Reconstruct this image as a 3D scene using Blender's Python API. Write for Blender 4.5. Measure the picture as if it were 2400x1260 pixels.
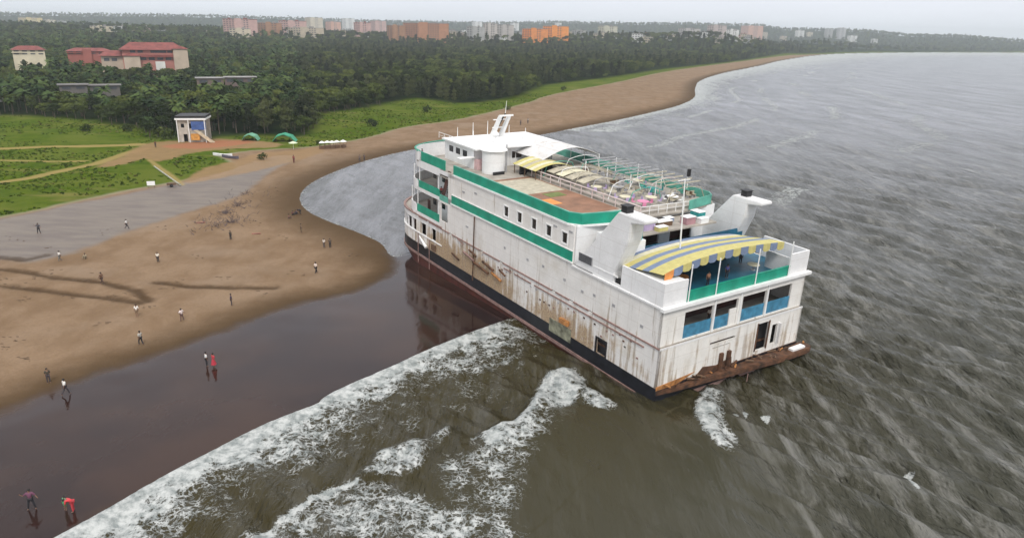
import bpy, bmesh, math, random
import numpy as np
from mathutils import Vector, Matrix, Euler
random.seed(7); rng = np.random.default_rng(11)
scene = bpy.context.scene
for o in list(bpy.data.objects): bpy.data.objects.remove(o)
COL = scene.collection
PI = math.pi

# ------------------------------------------------------------------ camera
CAM_H = 38.0; FPX = 1691.7
ROLL = math.atan(0.02); TILT = math.atan(554*math.cos(ROLL)/FPX)
fw = np.array([0, math.cos(TILT), -math.sin(TILT)])
u0 = np.array([0, math.sin(TILT), math.cos(TILT)]); r0 = np.array([1., 0, 0])
rt = math.cos(ROLL)*r0 + math.sin(ROLL)*u0
up = math.cos(ROLL)*u0 - math.sin(ROLL)*r0
cam_d = bpy.data.cameras.new('camera'); cam = bpy.data.objects.new('camera', cam_d); COL.objects.link(cam)
cam.matrix_world = Matrix(((rt[0], up[0], -fw[0], 0), (rt[1], up[1], -fw[1], 0), (rt[2], up[2], -fw[2], CAM_H), (0, 0, 0, 1)))
cam_d.sensor_width = 36; cam_d.lens = 36*FPX/2400; cam_d.clip_start = 0.5; cam_d.clip_end = 40000
scene.camera = cam
# ------------------------------------------------------------------ light
SUN_EL, SUN_AZ = math.radians(48), math.radians(170)      # azimuth clockwise from +Y
world = bpy.data.worlds.new('World'); scene.world = world; world.use_nodes = True
wn, wl = world.node_tree.nodes, world.node_tree.links; wn.clear()
wo = wn.new('ShaderNodeOutputWorld'); bg = wn.new('ShaderNodeBackground'); bg.inputs['Strength'].default_value = 0.1
sky = wn.new('ShaderNodeTexSky'); sky.sky_type = 'NISHITA'; sky.sun_disc = False
sky.sun_elevation = SUN_EL; sky.sun_rotation = SUN_AZ; sky.dust_density = 4; sky.air_density = 1.0
tc = wn.new('ShaderNodeTexCoord'); sx = wn.new('ShaderNodeSeparateXYZ'); wl.new(tc.outputs['Generated'], sx.inputs[0])
cr = wn.new('ShaderNodeValToRGB'); wl.new(sx.outputs['Z'], cr.inputs[0])   # overcast deck: paler horizon, brighter zenith
cr.color_ramp.elements[0].position = 0.0; cr.color_ramp.elements[0].color = (.76, .80, .85, 1)
cr.color_ramp.elements[1].position = 1.0; cr.color_ramp.elements[1].color = (1, 1, 1, 1)
e = cr.color_ramp.elements.new(.06); e.color = (.74, .755, .83, 1)
e = cr.color_ramp.elements.new(.35); e.color = (.84, .86, .92, 1)
cn = wn.new('ShaderNodeTexNoise'); cn.inputs['Scale'].default_value = 3; cn.inputs['Detail'].default_value = 5
mp = wn.new('ShaderNodeMapping'); mp.inputs['Scale'].default_value = (1, 1, 5); wl.new(tc.outputs['Generated'], mp.inputs[0]); wl.new(mp.outputs[0], cn.inputs['Vector'])
cmr = wn.new('ShaderNodeMapRange'); cmr.inputs['To Min'].default_value = 9.3; cmr.inputs['To Max'].default_value = 11.0; wl.new(cn.outputs[0], cmr.inputs[0])
vm = wn.new('ShaderNodeVectorMath'); vm.operation = 'SCALE'; wl.new(cr.outputs[0], vm.inputs[0]); wl.new(cmr.outputs[0], vm.inputs['Scale'])
mx = wn.new('ShaderNodeMixRGB'); mx.inputs[0].default_value = .88; wl.new(sky.outputs[0], mx.inputs[1]); wl.new(vm.outputs[0], mx.inputs[2])
wl.new(mx.outputs[0], bg.inputs['Color']); wl.new(bg.outputs[0], wo.inputs['Surface'])
sd = bpy.data.lights.new('sun', 'SUN'); sd.energy = 1.5; sd.angle = math.radians(14); sd.color = (1, .95, .88)
so = bpy.data.objects.new('sun', sd); COL.objects.link(so)
sdir = Vector((math.cos(SUN_EL)*math.sin(SUN_AZ), math.cos(SUN_EL)*math.cos(SUN_AZ), math.sin(SUN_EL)))
so.rotation_euler = sdir.to_track_quat('Z', 'Y').to_euler(); so.location = (0, -50, 200)
vs = scene.view_settings; vs.view_transform = 'Standard'; vs.look = 'None'; vs.gamma = 1; vs.use_curve_mapping = False; vs.exposure = 0.45
scene.render.engine = 'CYCLES'
scene.cycles.max_bounces = 6; scene.cycles.volume_bounces = 0; scene.cycles.transparent_max_bounces = 6

# ------------------------------------------------------------------ helpers
def tag(o, label=None, cat=None, group=None, kind=None):
    if label: o['label'] = label
    if cat: o['category'] = cat
    if group: o['group'] = group
    if kind: o['kind'] = kind
    return o
def empty(name, label, cat, mat=None, loc=None, rz=0, group=None):
    o = bpy.data.objects.new(name, None); COL.objects.link(o); o.empty_display_size = .5
    if mat is not None: o.matrix_world = mat
    if loc is not None: o.location = loc; o.rotation_euler = (0, 0, rz)
    return tag(o, label, cat, group)
class MB:
    def __init__(s): s.v = []; s.f = []
    def add(s, vs, fs):
        n = len(s.v); s.v += [tuple(map(float, p)) for p in vs]; s.f += [tuple(i+n for i in f) for f in fs]; return s
    def box(s, a, b):
        (x0, y0, z0), (x1, y1, z1) = a, b
        return s.add([(x0,y0,z0),(x1,y0,z0),(x1,y1,z0),(x0,y1,z0),(x0,y0,z1),(x1,y0,z1),(x1,y1,z1),(x0,y1,z1)],
                     [(0,3,2,1),(4,5,6,7),(0,1,5,4),(1,2,6,5),(2,3,7,6),(3,0,4,7)])
    def prism(s, poly, z0, z1, top=None):
        n = len(poly); top = top or poly
        return s.add([(x,y,z0) for x,y in poly]+[(x,y,z1) for x,y in top],
                     [tuple(range(n-1,-1,-1)), tuple(range(n,2*n))]+[(i,(i+1)%n,(i+1)%n+n,i+n) for i in range(n)])
    def extr(s, poly, ax, a, b):            # polygon in the other two axes, extruded along ax
        n = len(poly)
        def P(p, t):
            q = list(p); q.insert(ax, t); return tuple(q)
        return s.add([P(p,a) for p in poly]+[P(p,b) for p in poly],
                     [tuple(range(n-1,-1,-1)), tuple(range(n,2*n))]+[(i,(i+1)%n,(i+1)%n+n,i+n) for i in range(n)])
    def tube(s, p, q, r, r2=None, n=6):
        p, q = Vector(p), Vector(q); d = (q-p)
        if d.length < 1e-6: return s
        d.normalize(); a = d.orthogonal().normalized(); b = d.cross(a); r2 = r if r2 is None else r2
        V = [p+(a*math.cos(t)+b*math.sin(t))*r for t in [2*PI*i/n for i in range(n)]]+[q+(a*math.cos(t)+b*math.sin(t))*r2 for t in [2*PI*i/n for i in range(n)]]
        return s.add(V, [tuple(range(n-1,-1,-1)), tuple(range(n,2*n))]+[(i,(i+1)%n,(i+1)%n+n,i+n) for i in range(n)])
    def sweep(s, path, w0, w1, th):         # upright band along a plan polyline, th = thickness towards +normal
        P = [Vector((x, y)) for x, y in path]; N = []
        for i in range(len(P)):
            d = (P[min(i+1,len(P)-1)]-P[max(i-1,0)]).normalized(); N.append(Vector((d.y, -d.x)))
        V = []
        for p, n in zip(P, N):
            q = p+n*th; V += [(p.x,p.y,w0),(p.x,p.y,w1),(q.x,q.y,w1),(q.x,q.y,w0)]
        F = []
        for i in range(len(P)-1):
            a = 4*i; b = a+4
            F += [(a+j, b+j, b+(j+1)%4, a+(j+1)%4) for j in range(4)]
        F += [(0,1,2,3), tuple(4*(len(P)-1)+j for j in (3,2,1,0))]
        return s.add(V, F)
    def build(s, name, mat, parent=None, smooth=False):
        me = bpy.data.meshes.new(name); me.from_pydata(s.v, [], s.f)
        bm = bmesh.new(); bm.from_mesh(me); bmesh.ops.recalc_face_normals(bm, faces=bm.faces); bm.to_mesh(me); bm.free()
        if smooth: me.polygons.foreach_set('use_smooth', [True]*len(me.polygons))
        me.materials.append(mat)
        o = bpy.data.objects.new(name, me); COL.objects.link(o)
        if parent: o.parent = parent
        return o
def wall(mb, ax, t0, t1, u, w, holes):      # wall slab with rectangular holes; ax: normal axis (0 = x, 1 = y)
    us = sorted({u[0], u[1], *[h[0] for h in holes], *[h[1] for h in holes]}); ws = sorted({w[0], w[1], *[h[2] for h in holes], *[h[3] for h in holes]})
    us = [a for a in us if u[0] <= a <= u[1]]; ws = [a for a in ws if w[0] <= a <= w[1]]
    for i in range(len(us)-1):
        k = 0
        while k < len(ws)-1:
            def hole(k):
                cu, cw = (us[i]+us[i+1])/2, (ws[k]+ws[k+1])/2
                return any(h[0]<cu<h[1] and h[2]<cw<h[3] for h in holes)
            if hole(k): k += 1; continue
            k2 = k
            while k2+1 < len(ws)-1 and not hole(k2+1): k2 += 1
            a = [t0, us[i], ws[k]]; b = [t1, us[i+1], ws[k2+1]]
            if ax == 1: a[0], a[1] = a[1], a[0]; b[0], b[1] = b[1], b[0]
            mb.box(a, b); k = k2+1
    return mb
def copy_tree(o, parent=None, mw=None):
    c = o.copy(); COL.objects.link(c)
    if parent: c.parent = parent
    for ch in list(o.children): copy_tree(ch, c)
    return c

# ---- materials
def mat(name, col, rough=.6, var=.12, scale=1.0, metal=0, spec=.5, bump=0, detail=6, stretch=(1,1,1)):
    m = bpy.data.materials.new(name); m.use_nodes = True; n, l = m.node_tree.nodes, m.node_tree.links; b = n['Principled BSDF']
    b.inputs['Roughness'].default_value = rough; b.inputs['Metallic'].default_value = metal; b.inputs['Specular IOR Level'].default_value = spec
    t = n.new('ShaderNodeTexCoord'); mp = n.new('ShaderNodeMapping'); mp.inputs['Scale'].default_value = stretch; l.new(t.outputs['Object'], mp.inputs[0])
    no = n.new('ShaderNodeTexNoise'); no.inputs['Scale'].default_value = scale; no.inputs['Detail'].default_value = detail; l.new(mp.outputs[0], no.inputs['Vector'])
    mr = n.new('ShaderNodeMapRange'); mr.inputs['From Min'].default_value = .3; mr.inputs['From Max'].default_value = .7; mr.inputs['To Min'].default_value = 1-var; mr.inputs['To Max'].default_value = 1+var; l.new(no.outputs[0], mr.inputs[0])
    v = n.new('ShaderNodeVectorMath'); v.operation = 'SCALE'; v.inputs[0].default_value = col; l.new(mr.outputs[0], v.inputs['Scale']); l.new(v.outputs[0], b.inputs['Base Color'])
    if bump:
        bp = n.new('ShaderNodeBump'); bp.inputs['Strength'].default_value = bump; bp.inputs['Distance'].default_value = .05; l.new(no.outputs[0], bp.inputs['Height']); l.new(bp.outputs[0], b.inputs['Normal'])
    return m
class NT:      # small node-expression helper
    def __init__(s, m): s.n, s.l = m.node_tree.nodes, m.node_tree.links
    def val(s, x, sock):
        if isinstance(x, (int, float)): sock.default_value = x
        elif isinstance(x, tuple): sock.default_value = x if len(x) == len(sock.default_value) else (*x, 1)
        else: s.l.new(x, sock)
    def m(s, op, a, b=0.0, c=None):
        q = s.n.new('ShaderNodeMath'); q.operation = op; s.val(a, q.inputs[0]); s.val(b, q.inputs[1])
        if c is not None: s.val(c, q.inputs[2])
        return q.outputs[0]
    def ss(s, a, lo, hi, t0=0.0, t1=1.0, kind='SMOOTHSTEP'):
        q = s.n.new('ShaderNodeMapRange'); q.interpolation_type = kind; s.val(a, q.inputs[0]); q.inputs[1].default_value = lo; q.inputs[2].default_value = hi; q.inputs[3].default_value = t0; q.inputs[4].default_value = t1; return q.outputs[0]
    def mix(s, f, a, b, blend='MIX'):
        q = s.n.new('ShaderNodeMixRGB'); q.blend_type = blend; s.val(f, q.inputs[0]); s.val(a, q.inputs[1]); s.val(b, q.inputs[2]); return q.outputs[0]
    def attr(s, name):
        q = s.n.new('ShaderNodeAttribute'); q.attribute_name = name; return q.outputs['Fac']
    def coord(s, kind='Object', scale=(1,1,1), rot=(0,0,0)):
        t = s.n.new('ShaderNodeTexCoord'); mp = s.n.new('ShaderNodeMapping'); mp.inputs['Scale'].default_value = scale; mp.inputs['Rotation'].default_value = rot; s.l.new(t.outputs[kind], mp.inputs[0]); return mp.outputs[0]
    def noise(s, vec, scale, detail=4, rough=.5, dist=0):
        q = s.n.new('ShaderNodeTexNoise'); s.l.new(vec, q.inputs['Vector']); q.inputs['Scale'].default_value = scale; q.inputs['Detail'].default_value = detail; q.inputs['Roughness'].default_value = rough; q.inputs['Distortion'].default_value = dist; return q.outputs[0]
    def vor(s, vec, scale, feature='DISTANCE_TO_EDGE', rnd=1):
        q = s.n.new('ShaderNodeTexVoronoi'); q.feature = feature; s.l.new(vec, q.inputs['Vector']); q.inputs['Scale'].default_value = scale; q.inputs['Randomness'].default_value = rnd; return q.outputs['Distance']
    def bump(s, h, strength, dist, normal=None):
        q = s.n.new('ShaderNodeBump'); s.val(h, q.inputs['Height']); s.val(strength, q.inputs['Strength']); q.inputs['Distance'].default_value = dist
        if normal: s.l.new(normal, q.inputs['Normal'])
        return q.outputs[0]
def newmat(name):
    m = bpy.data.materials.new(name); m.use_nodes = True; return m, NT(m), m.node_tree.nodes['Principled BSDF']

# ------------------------------------------------------------------ plan of the shore (metres), from sight lines to the ground
def gnd(x, y, z=0.0):
    d = fw*FPX + rt*(x-1200) + up*(630-y); t = (z-CAM_H)/d[2]; p = np.array([0, 0, CAM_H])+t*d; return p
def G(pts): return [tuple(gnd(x, y)[:2]) for x, y in pts]
def smooth(P, n=5, closed=False):
    P = np.array(P, float); out = []; N = len(P); rngI = range(N) if closed else range(N-1)
    for i in rngI:
        p0 = P[(i-1)%N] if closed else P[max(i-1,0)]; p1 = P[i]; p2 = P[(i+1)%N]; p3 = P[(i+2)%N] if closed else P[min(i+2,N-1)]
        for k in range(n):
            t = k/n; out.append(.5*((2*p1)+(-p0+p2)*t+(2*p0-5*p1+4*p2-p3)*t*t+(-p0+3*p1-3*p2+p3)*t**3))
    if not closed: out.append(P[-1])
    return np.array(out)
def dist_poly(X, Y, P, closed=False):
    P = np.asarray(P, float); d = np.full(X.shape, 1e18); n = len(P)
    for i in range(n if closed else n-1):
        ax, ay = P[i]; bx, by = P[(i+1)%n]; vx, vy = bx-ax, by-ay; L = vx*vx+vy*vy+1e-12
        t = np.clip(((X-ax)*vx+(Y-ay)*vy)/L, 0, 1); d = np.minimum(d, (X-ax-t*vx)**2+(Y-ay-t*vy)**2)
    return np.sqrt(d)
def inside(X, Y, P):
    P = np.asarray(P, float); r = np.zeros(X.shape, bool); n = len(P)
    for i in range(n):
        x0, y0 = P[i]; x1, y1 = P[(i+1)%n]
        if y0 == y1: continue
        r ^= ((Y >= min(y0,y1)) & (Y < max(y0,y1)) & (X < x0+(Y-y0)*(x1-x0)/(y1-y0)))
    return r
def sdf(X, Y, P): d = dist_poly(X, Y, P, True); return np.where(inside(X, Y, P), d, -d)
c0 = gnd(130, 1260)[:2]; c1 = gnd(300, 1165)[:2]; dd = (c0-c1)/np.linalg.norm(c0-c1)
COAST_NEAR = [tuple(c0+dd*400), tuple(c0+dd*60)] + G([(130,1260),(200,1225),(300,1165),(400,1108),(500,1057),(600,1005),(690,968),(742,948),(760,932),(800,911),(900,868),(1000,822),(1100,782),(1190,750)])
COAST_SHIP = G([(1265,728),(1180,655),(1080,598),(1010,582)])
COAST_BAY = G([(955,594),(918,600),(890,568),(830,541),(762,515),(716,490),(703,460),(728,430),(790,400),(870,373),(960,352),(1060,337),(1180,326),(1260,317),(1350,300),(1450,281),(1560,256),(1600,244),(1628,228),(1630,206),(1645,188),(1700,171),(1780,155),(1830,143),(1900,132),(1960,127),(2060,124.5),(2200,123.5),(2400,124)])
far = [(4500, 3300), (9000, 4200)]
cn_s = smooth(COAST_NEAR, 3); cs_s = np.array(COAST_SHIP); cb_s = smooth(COAST_BAY, 4)
coast = np.vstack([cn_s, cs_s, cb_s, np.array(far)])
LAND = np.vstack([coast, [(14000, 14000), (-14000, 14000), (-14000, -300)], [tuple(c0+dd*420)]])
VEG = smooth(G([(0,517),(100,497),(200,472),(300,450),(400,432),(470,417),(545,400),(552,388),(520,370),(560,360),(650,352),(740,345),(860,325),(950,301),(1060,286),(1170,262),(1240,244),(1300,225),(1420,201),(1480,188),(1560,170),(1700,150),(1850,131),(1930,127.5),(2000,125),(2060,124),(2200,123.1),(2400,123.5)]), 3)
vd = VEG[0]-VEG[3]; vd = vd/np.linalg.norm(vd)
VEGP = np.vstack([[VEG[0]+vd*500], [VEG[0]+vd*60], VEG, [(9000, 4600), (14000, 13900), (-13900, 13900), (-13900, -200)]])
WETP = np.vstack([[tuple(c0+dd*400+np.array((-12, 12)))], smooth(G([(0,968),(100,927),(200,888),(300,855),(420,815),(520,779),(600,748),(700,714),(800,692),(870,668),(912,642),(921,618),(905,590)]), 3),
    G([(960,575),(1300,700),(1300,760),(1190,765),(900,890),(600,1030),(300,1190),(100,1300)]), [tuple(c0+dd*400+np.array((3, -3)))]])
MUDP = smooth(G([(-150,560),(0,522),(200,478),(400,436),(520,406),(600,378),(660,366),(700,372),(640,402),(595,440),(560,462),(470,492),(380,522),(290,552),(200,590),(130,612),(60,626),(0,618),(-150,640)]), 3, True)
ruts = [G([(-100,632),(0,640),(60,645),(130,660),(240,668),(320,688),(348,712)]), G([(-100,672),(0,681),(120,692),(200,700),(330,716)]), G([(370,668),(450,676),(540,678),(640,677)]), G([(0,612),(60,618),(110,606)])]
paths = [(G([(-200,470),(0,438),(80,424),(150,408),(230,390),(300,366),(350,354)]), 1.6), (G([(-200,358),(0,358),(120,353),(240,351),(330,346)]), 2.4), (G([(0,386),(100,388),(200,386)]), 1.2), (G([(350,380),(375,398),(400,414),(428,436)]), .8)]
PLAZA = smooth(G([(225,400),(290,372),(340,345),(420,336),(520,331),(600,335),(660,341),(640,349),(560,352),(460,362),(400,378),(370,385),(340,378),(290,392)]), 3, True)
PLAZA2 = smooth(G([(420,432),(470,398),(540,380),(600,362),(700,352),(745,345),(760,360),(640,395),(500,425)]), 3, True)
RED = smooth(G([(370,350),(440,341),(530,334),(600,336),(560,345),(460,355)]), 3, True)
# foam fields: polygon, strength, feather
FOAM = [([(835,1128),(862,1096),(888,1063),(935,1048),(1000,1031),(1052,1002),(1040,1028),(1003,1060),(985,1095),(930,1118)], .72, 1.6),
    ([(590,1275),(650,1226),(700,1186),(760,1147),(870,1122),(950,1138),(1010,1165),(1100,1180),(1190,1200),(1185,1275)], .58, 2.6),
    ([(560,1290),(650,1226),(700,1186),(760,1147),(830,1126),(860,1140),(740,1185),(660,1270)], .72, 1.6),
    ([(1345,868),(1285,880),(1260,912),(1242,955),(1205,985),(1160,1003),(1120,1022),(1150,1060),(1215,1020),(1262,985),(1300,930),(1345,905)], .74, 1.5),
    ([(1345,868),(1285,880),(1242,955),(1205,985),(1110,1030),(1080,1090),(1110,1150),(1190,1150),(1240,1080),(1300,1010),(1330,950),(1350,900)], .56, 2.6),
    ([(1040,1060),(1200,1040),(1240,1120),(1200,1200),(1080,1190),(1020,1120)], .5, 2.0),
    ([(600,1262),(650,1228),(700,1188),(760,1149),(835,1128),(842,1136),(770,1160),(710,1200),(660,1240),(620,1275)], .95, .5),
    ([(1100,1030),(1160,1004),(1205,985),(1240,955),(1262,912),(1285,880),(1292,900),(1272,940),(1250,972),(1212,1000),(1165,1018)], .92, .6),
    ([(880,900),(1180,800),(1250,880),(1200,960),(1050,1000),(880,1060),(700,1160),(500,1275),(300,1275),(560,1100)], .33, 4.0),
    ([(1345,868),(1300,873),(1265,905),(1262,940),(1300,960),(1350,935),(1378,905)], .74, 1.2),
    ([(1365,912),(1400,922),(1447,950),(1442,966),(1392,957),(1362,936)], .60, .9),
    ([(1645,912),(1628,962),(1640,1000),(1680,1046),(1722,1060),(1703,1030),(1684,990),(1682,940),(1672,912)], .76, .8),
    ([(1650,912),(1640,990),(1720,1055),(1740,1040),(1700,980),(1700,915)], .55, 1.0),
    ([(2118,1098),(2144,1098),(2138,1122),(2152,1160),(2132,1142),(2126,1115)], .8, .35),
    ([(1795,462),(1848,436),(1905,444),(1870,462),(1850,490),(1815,478)], .50, 2.0),
    ([(1716,972),(1732,968),(1730,982)], .75, .3), ([(1742,962),(1755,966),(1748,978)], .75, .3), ([(1782,972),(1806,976),(1800,987)], .75, .3),
    ([(1000,700),(1030,672),(1045,672),(1025,720),(1015,770),(1005,770),(1015,715)], .35, .5)]
FOAM = [(smooth(G(p), 3, True), a, w) for p, a, w in FOAM]
for k in range(70):        # scattered whitecaps out at sea
    px, py = rng.uniform(1500, 2420), rng.uniform(135, 560); c = gnd(px, py)[:2]; L = rng.uniform(3, 9)*(1+py/300); w = rng.uniform(.5, 1.2)
    a = np.array((.56, -.83)); b = np.array((.83, .56)); 
    if c[0] < 30: continue
    FOAM.append((np.array([c-a*L, c+b*w, c+a*L, c-b*w*.4]), rng.uniform(.35, .6), 2.0))

HILLS = [(-130, 1600, 500, 260, 12), (560, 1750, 260, 330, 24), (250, 1750, 350, 300, 18), (1000, 2300, 300, 300, 22), (-900, 1500, 500, 400, 10)]
RIDGE_PX = [(-400,34),(0,36),(250,38),(500,40),(700,46),(900,52),(1100,56),(1300,54),(1450,56),(1600,57),(1760,62),(1800,69),(2000,72),(2080,82),(2230,85),(2330,93),(2400,97),(2900,108)]
ra = [math.atan2(gnd(x, 300)[0], gnd(x, 300)[1]) for x, y in RIDGE_PX]
rh = []
for x, y in RIDGE_PX:
    d = fw*FPX+rt*(x-1200)+up*(630-y); rh.append(CAM_H+4300*d[2]/math.hypot(d[0], d[1]))
def vnoise(X, Y, s, seed=0):       # smooth value noise
    r = np.random.default_rng(seed); T = r.random((64, 64)); x = X/s+100; y = Y/s+100; xi = np.floor(x).astype(int); yi = np.floor(y).astype(int); fx = x-xi; fy = y-yi
    fx = fx*fx*(3-2*fx); fy = fy*fy*(3-2*fy); a = T[xi%64, yi%64]; b = T[(xi+1)%64, yi%64]; c = T[xi%64, (yi+1)%64]; d = T[(xi+1)%64, (yi+1)%64]
    return (a*(1-fx)+b*fx)*(1-fy)+(c*(1-fx)+d*fx)*fy
def sst(x, a, b): t = np.clip((x-a)/(b-a), 0, 1); return t*t*(3-2*t)
def terrain(X, Y, dc=None, rut=None):
    X = np.asarray(X, float); Y = np.asarray(Y, float)
    if dc is None: dc = sdf(X, Y, LAND)
    z = np.where(dc > 0, .02+.010*np.minimum(dc, 20)+.9*sst(dc, 14, 90)+.5*sst(dc, 60, 200), .3*dc)
    z = np.maximum(z, -4)
    z = z + np.where(dc > 0, sst(dc, 6, 30)*(.22*(vnoise(X, Y, 9, 1)-.5)+.12*(vnoise(X, Y, 3.1, 2)-.5)), 0)
    z = z + 16*sst(dc, 250, 1500) * (dc > 0)
    for hx, hy, sx_, sy_, h in HILLS: z = z + np.where(dc > 0, sst(dc, 30, 200)*h*np.exp(-((X-hx)/sx_)**2-((Y-hy)/sy_)**2), 0)
    D = np.hypot(X, Y); az = np.arctan2(X, Y)
    R = np.interp(az, ra, rh); bumpy = 1+.05*(vnoise(X, Y, 420, 5)-.5)
    z = z + np.where(dc > 0, np.maximum(R-18, 5)*bumpy*np.exp(-((D-4500)/np.where(D<4500, 620., 1500.))**2)*sst(dc, 0, 500), 0)
    z = z + np.where((dc > 0) & (D > 1800), 7*(vnoise(X, Y, 60, 6)-.5)*sst(D, 1800, 3000)*sst(dc, 20, 200), 0)
    if rut is None:
        rut = np.full(X.shape, 99.)
        for r in ruts: rut = np.minimum(rut, dist_poly(X, Y, r))
    return z - .16*np.exp(-(rut/.7)**2)*(dc > 2)
def tz(x, y): return float(terrain(np.array([x]), np.array([y]))[0])
def on_ground(px, py):             # where the sight line meets the terrain
    z = 0.5
    for _ in range(12):
        p = gnd(px, py, z); z = tz(p[0], p[1])
    return Vector((p[0], p[1], z))

def polar(az_step, az_lim, fac, dmin, rmax):
    inner = np.arange(-az_lim, az_lim+1e-6, az_step); outer = np.arange(az_lim+4, 360-az_lim-3.9, 5.0)
    az = np.radians(np.concatenate([inner, outer])); R = [4.0]
    while R[-1] < rmax:
        D = R[-1]; s = max(dmin, fac*D*D/27400.0)
        if D < 40: s = 2.0
        R.append(D+min(s, .045*D))
    return az, np.array(R)
def grid_mesh(name, az, R, zf, keep, attrs, material, closed=True):
    A, RR = np.meshgrid(az, R); X = RR*np.sin(A); Y = RR*np.cos(A); data = keep(X, Y)
    mask = data['mask']; Z = zf(X, Y, data); nr, na = X.shape
    idx = np.arange(nr*na).reshape(nr, na); nxt = np.roll(idx, -1, axis=1)
    q = np.stack([idx[:-1], nxt[:-1], nxt[1:], idx[1:]], -1).reshape(-1, 4)
    q = q[:, ::-1]
    mk = mask.reshape(-1); q = q[mk[q].any(1)]
    used = np.unique(q); remap = np.full(nr*na, -1); remap[used] = np.arange(len(used)); q = remap[q]
    V = np.stack([X, Y, Z], -1).reshape(-1, 3)[used]
    me = bpy.data.meshes.new(name); me.vertices.add(len(V)); me.vertices.foreach_set('co', V.ravel())
    me.loops.add(q.size); me.loops.foreach_set('vertex_index', q.ravel().astype(np.int32))
    me.polygons.add(len(q)); me.polygons.foreach_set('loop_start', np.arange(0, q.size, 4, dtype=np.int32)); me.polygons.foreach_set('loop_total', np.full(len(q), 4, dtype=np.int32))
    me.polygons.foreach_set('use_smooth', np.ones(len(q), bool)); me.update(calc_edges=True); me.validate()
    for k, arr in attrs(X, Y, data).items():
        at = me.attributes.new(k, 'FLOAT', 'POINT'); at.data.foreach_set('value', arr.reshape(-1)[used].astype(np.float32))
    me.materials.append(material); o = bpy.data.objects.new(name, me); COL.objects.link(o); return o

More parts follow.
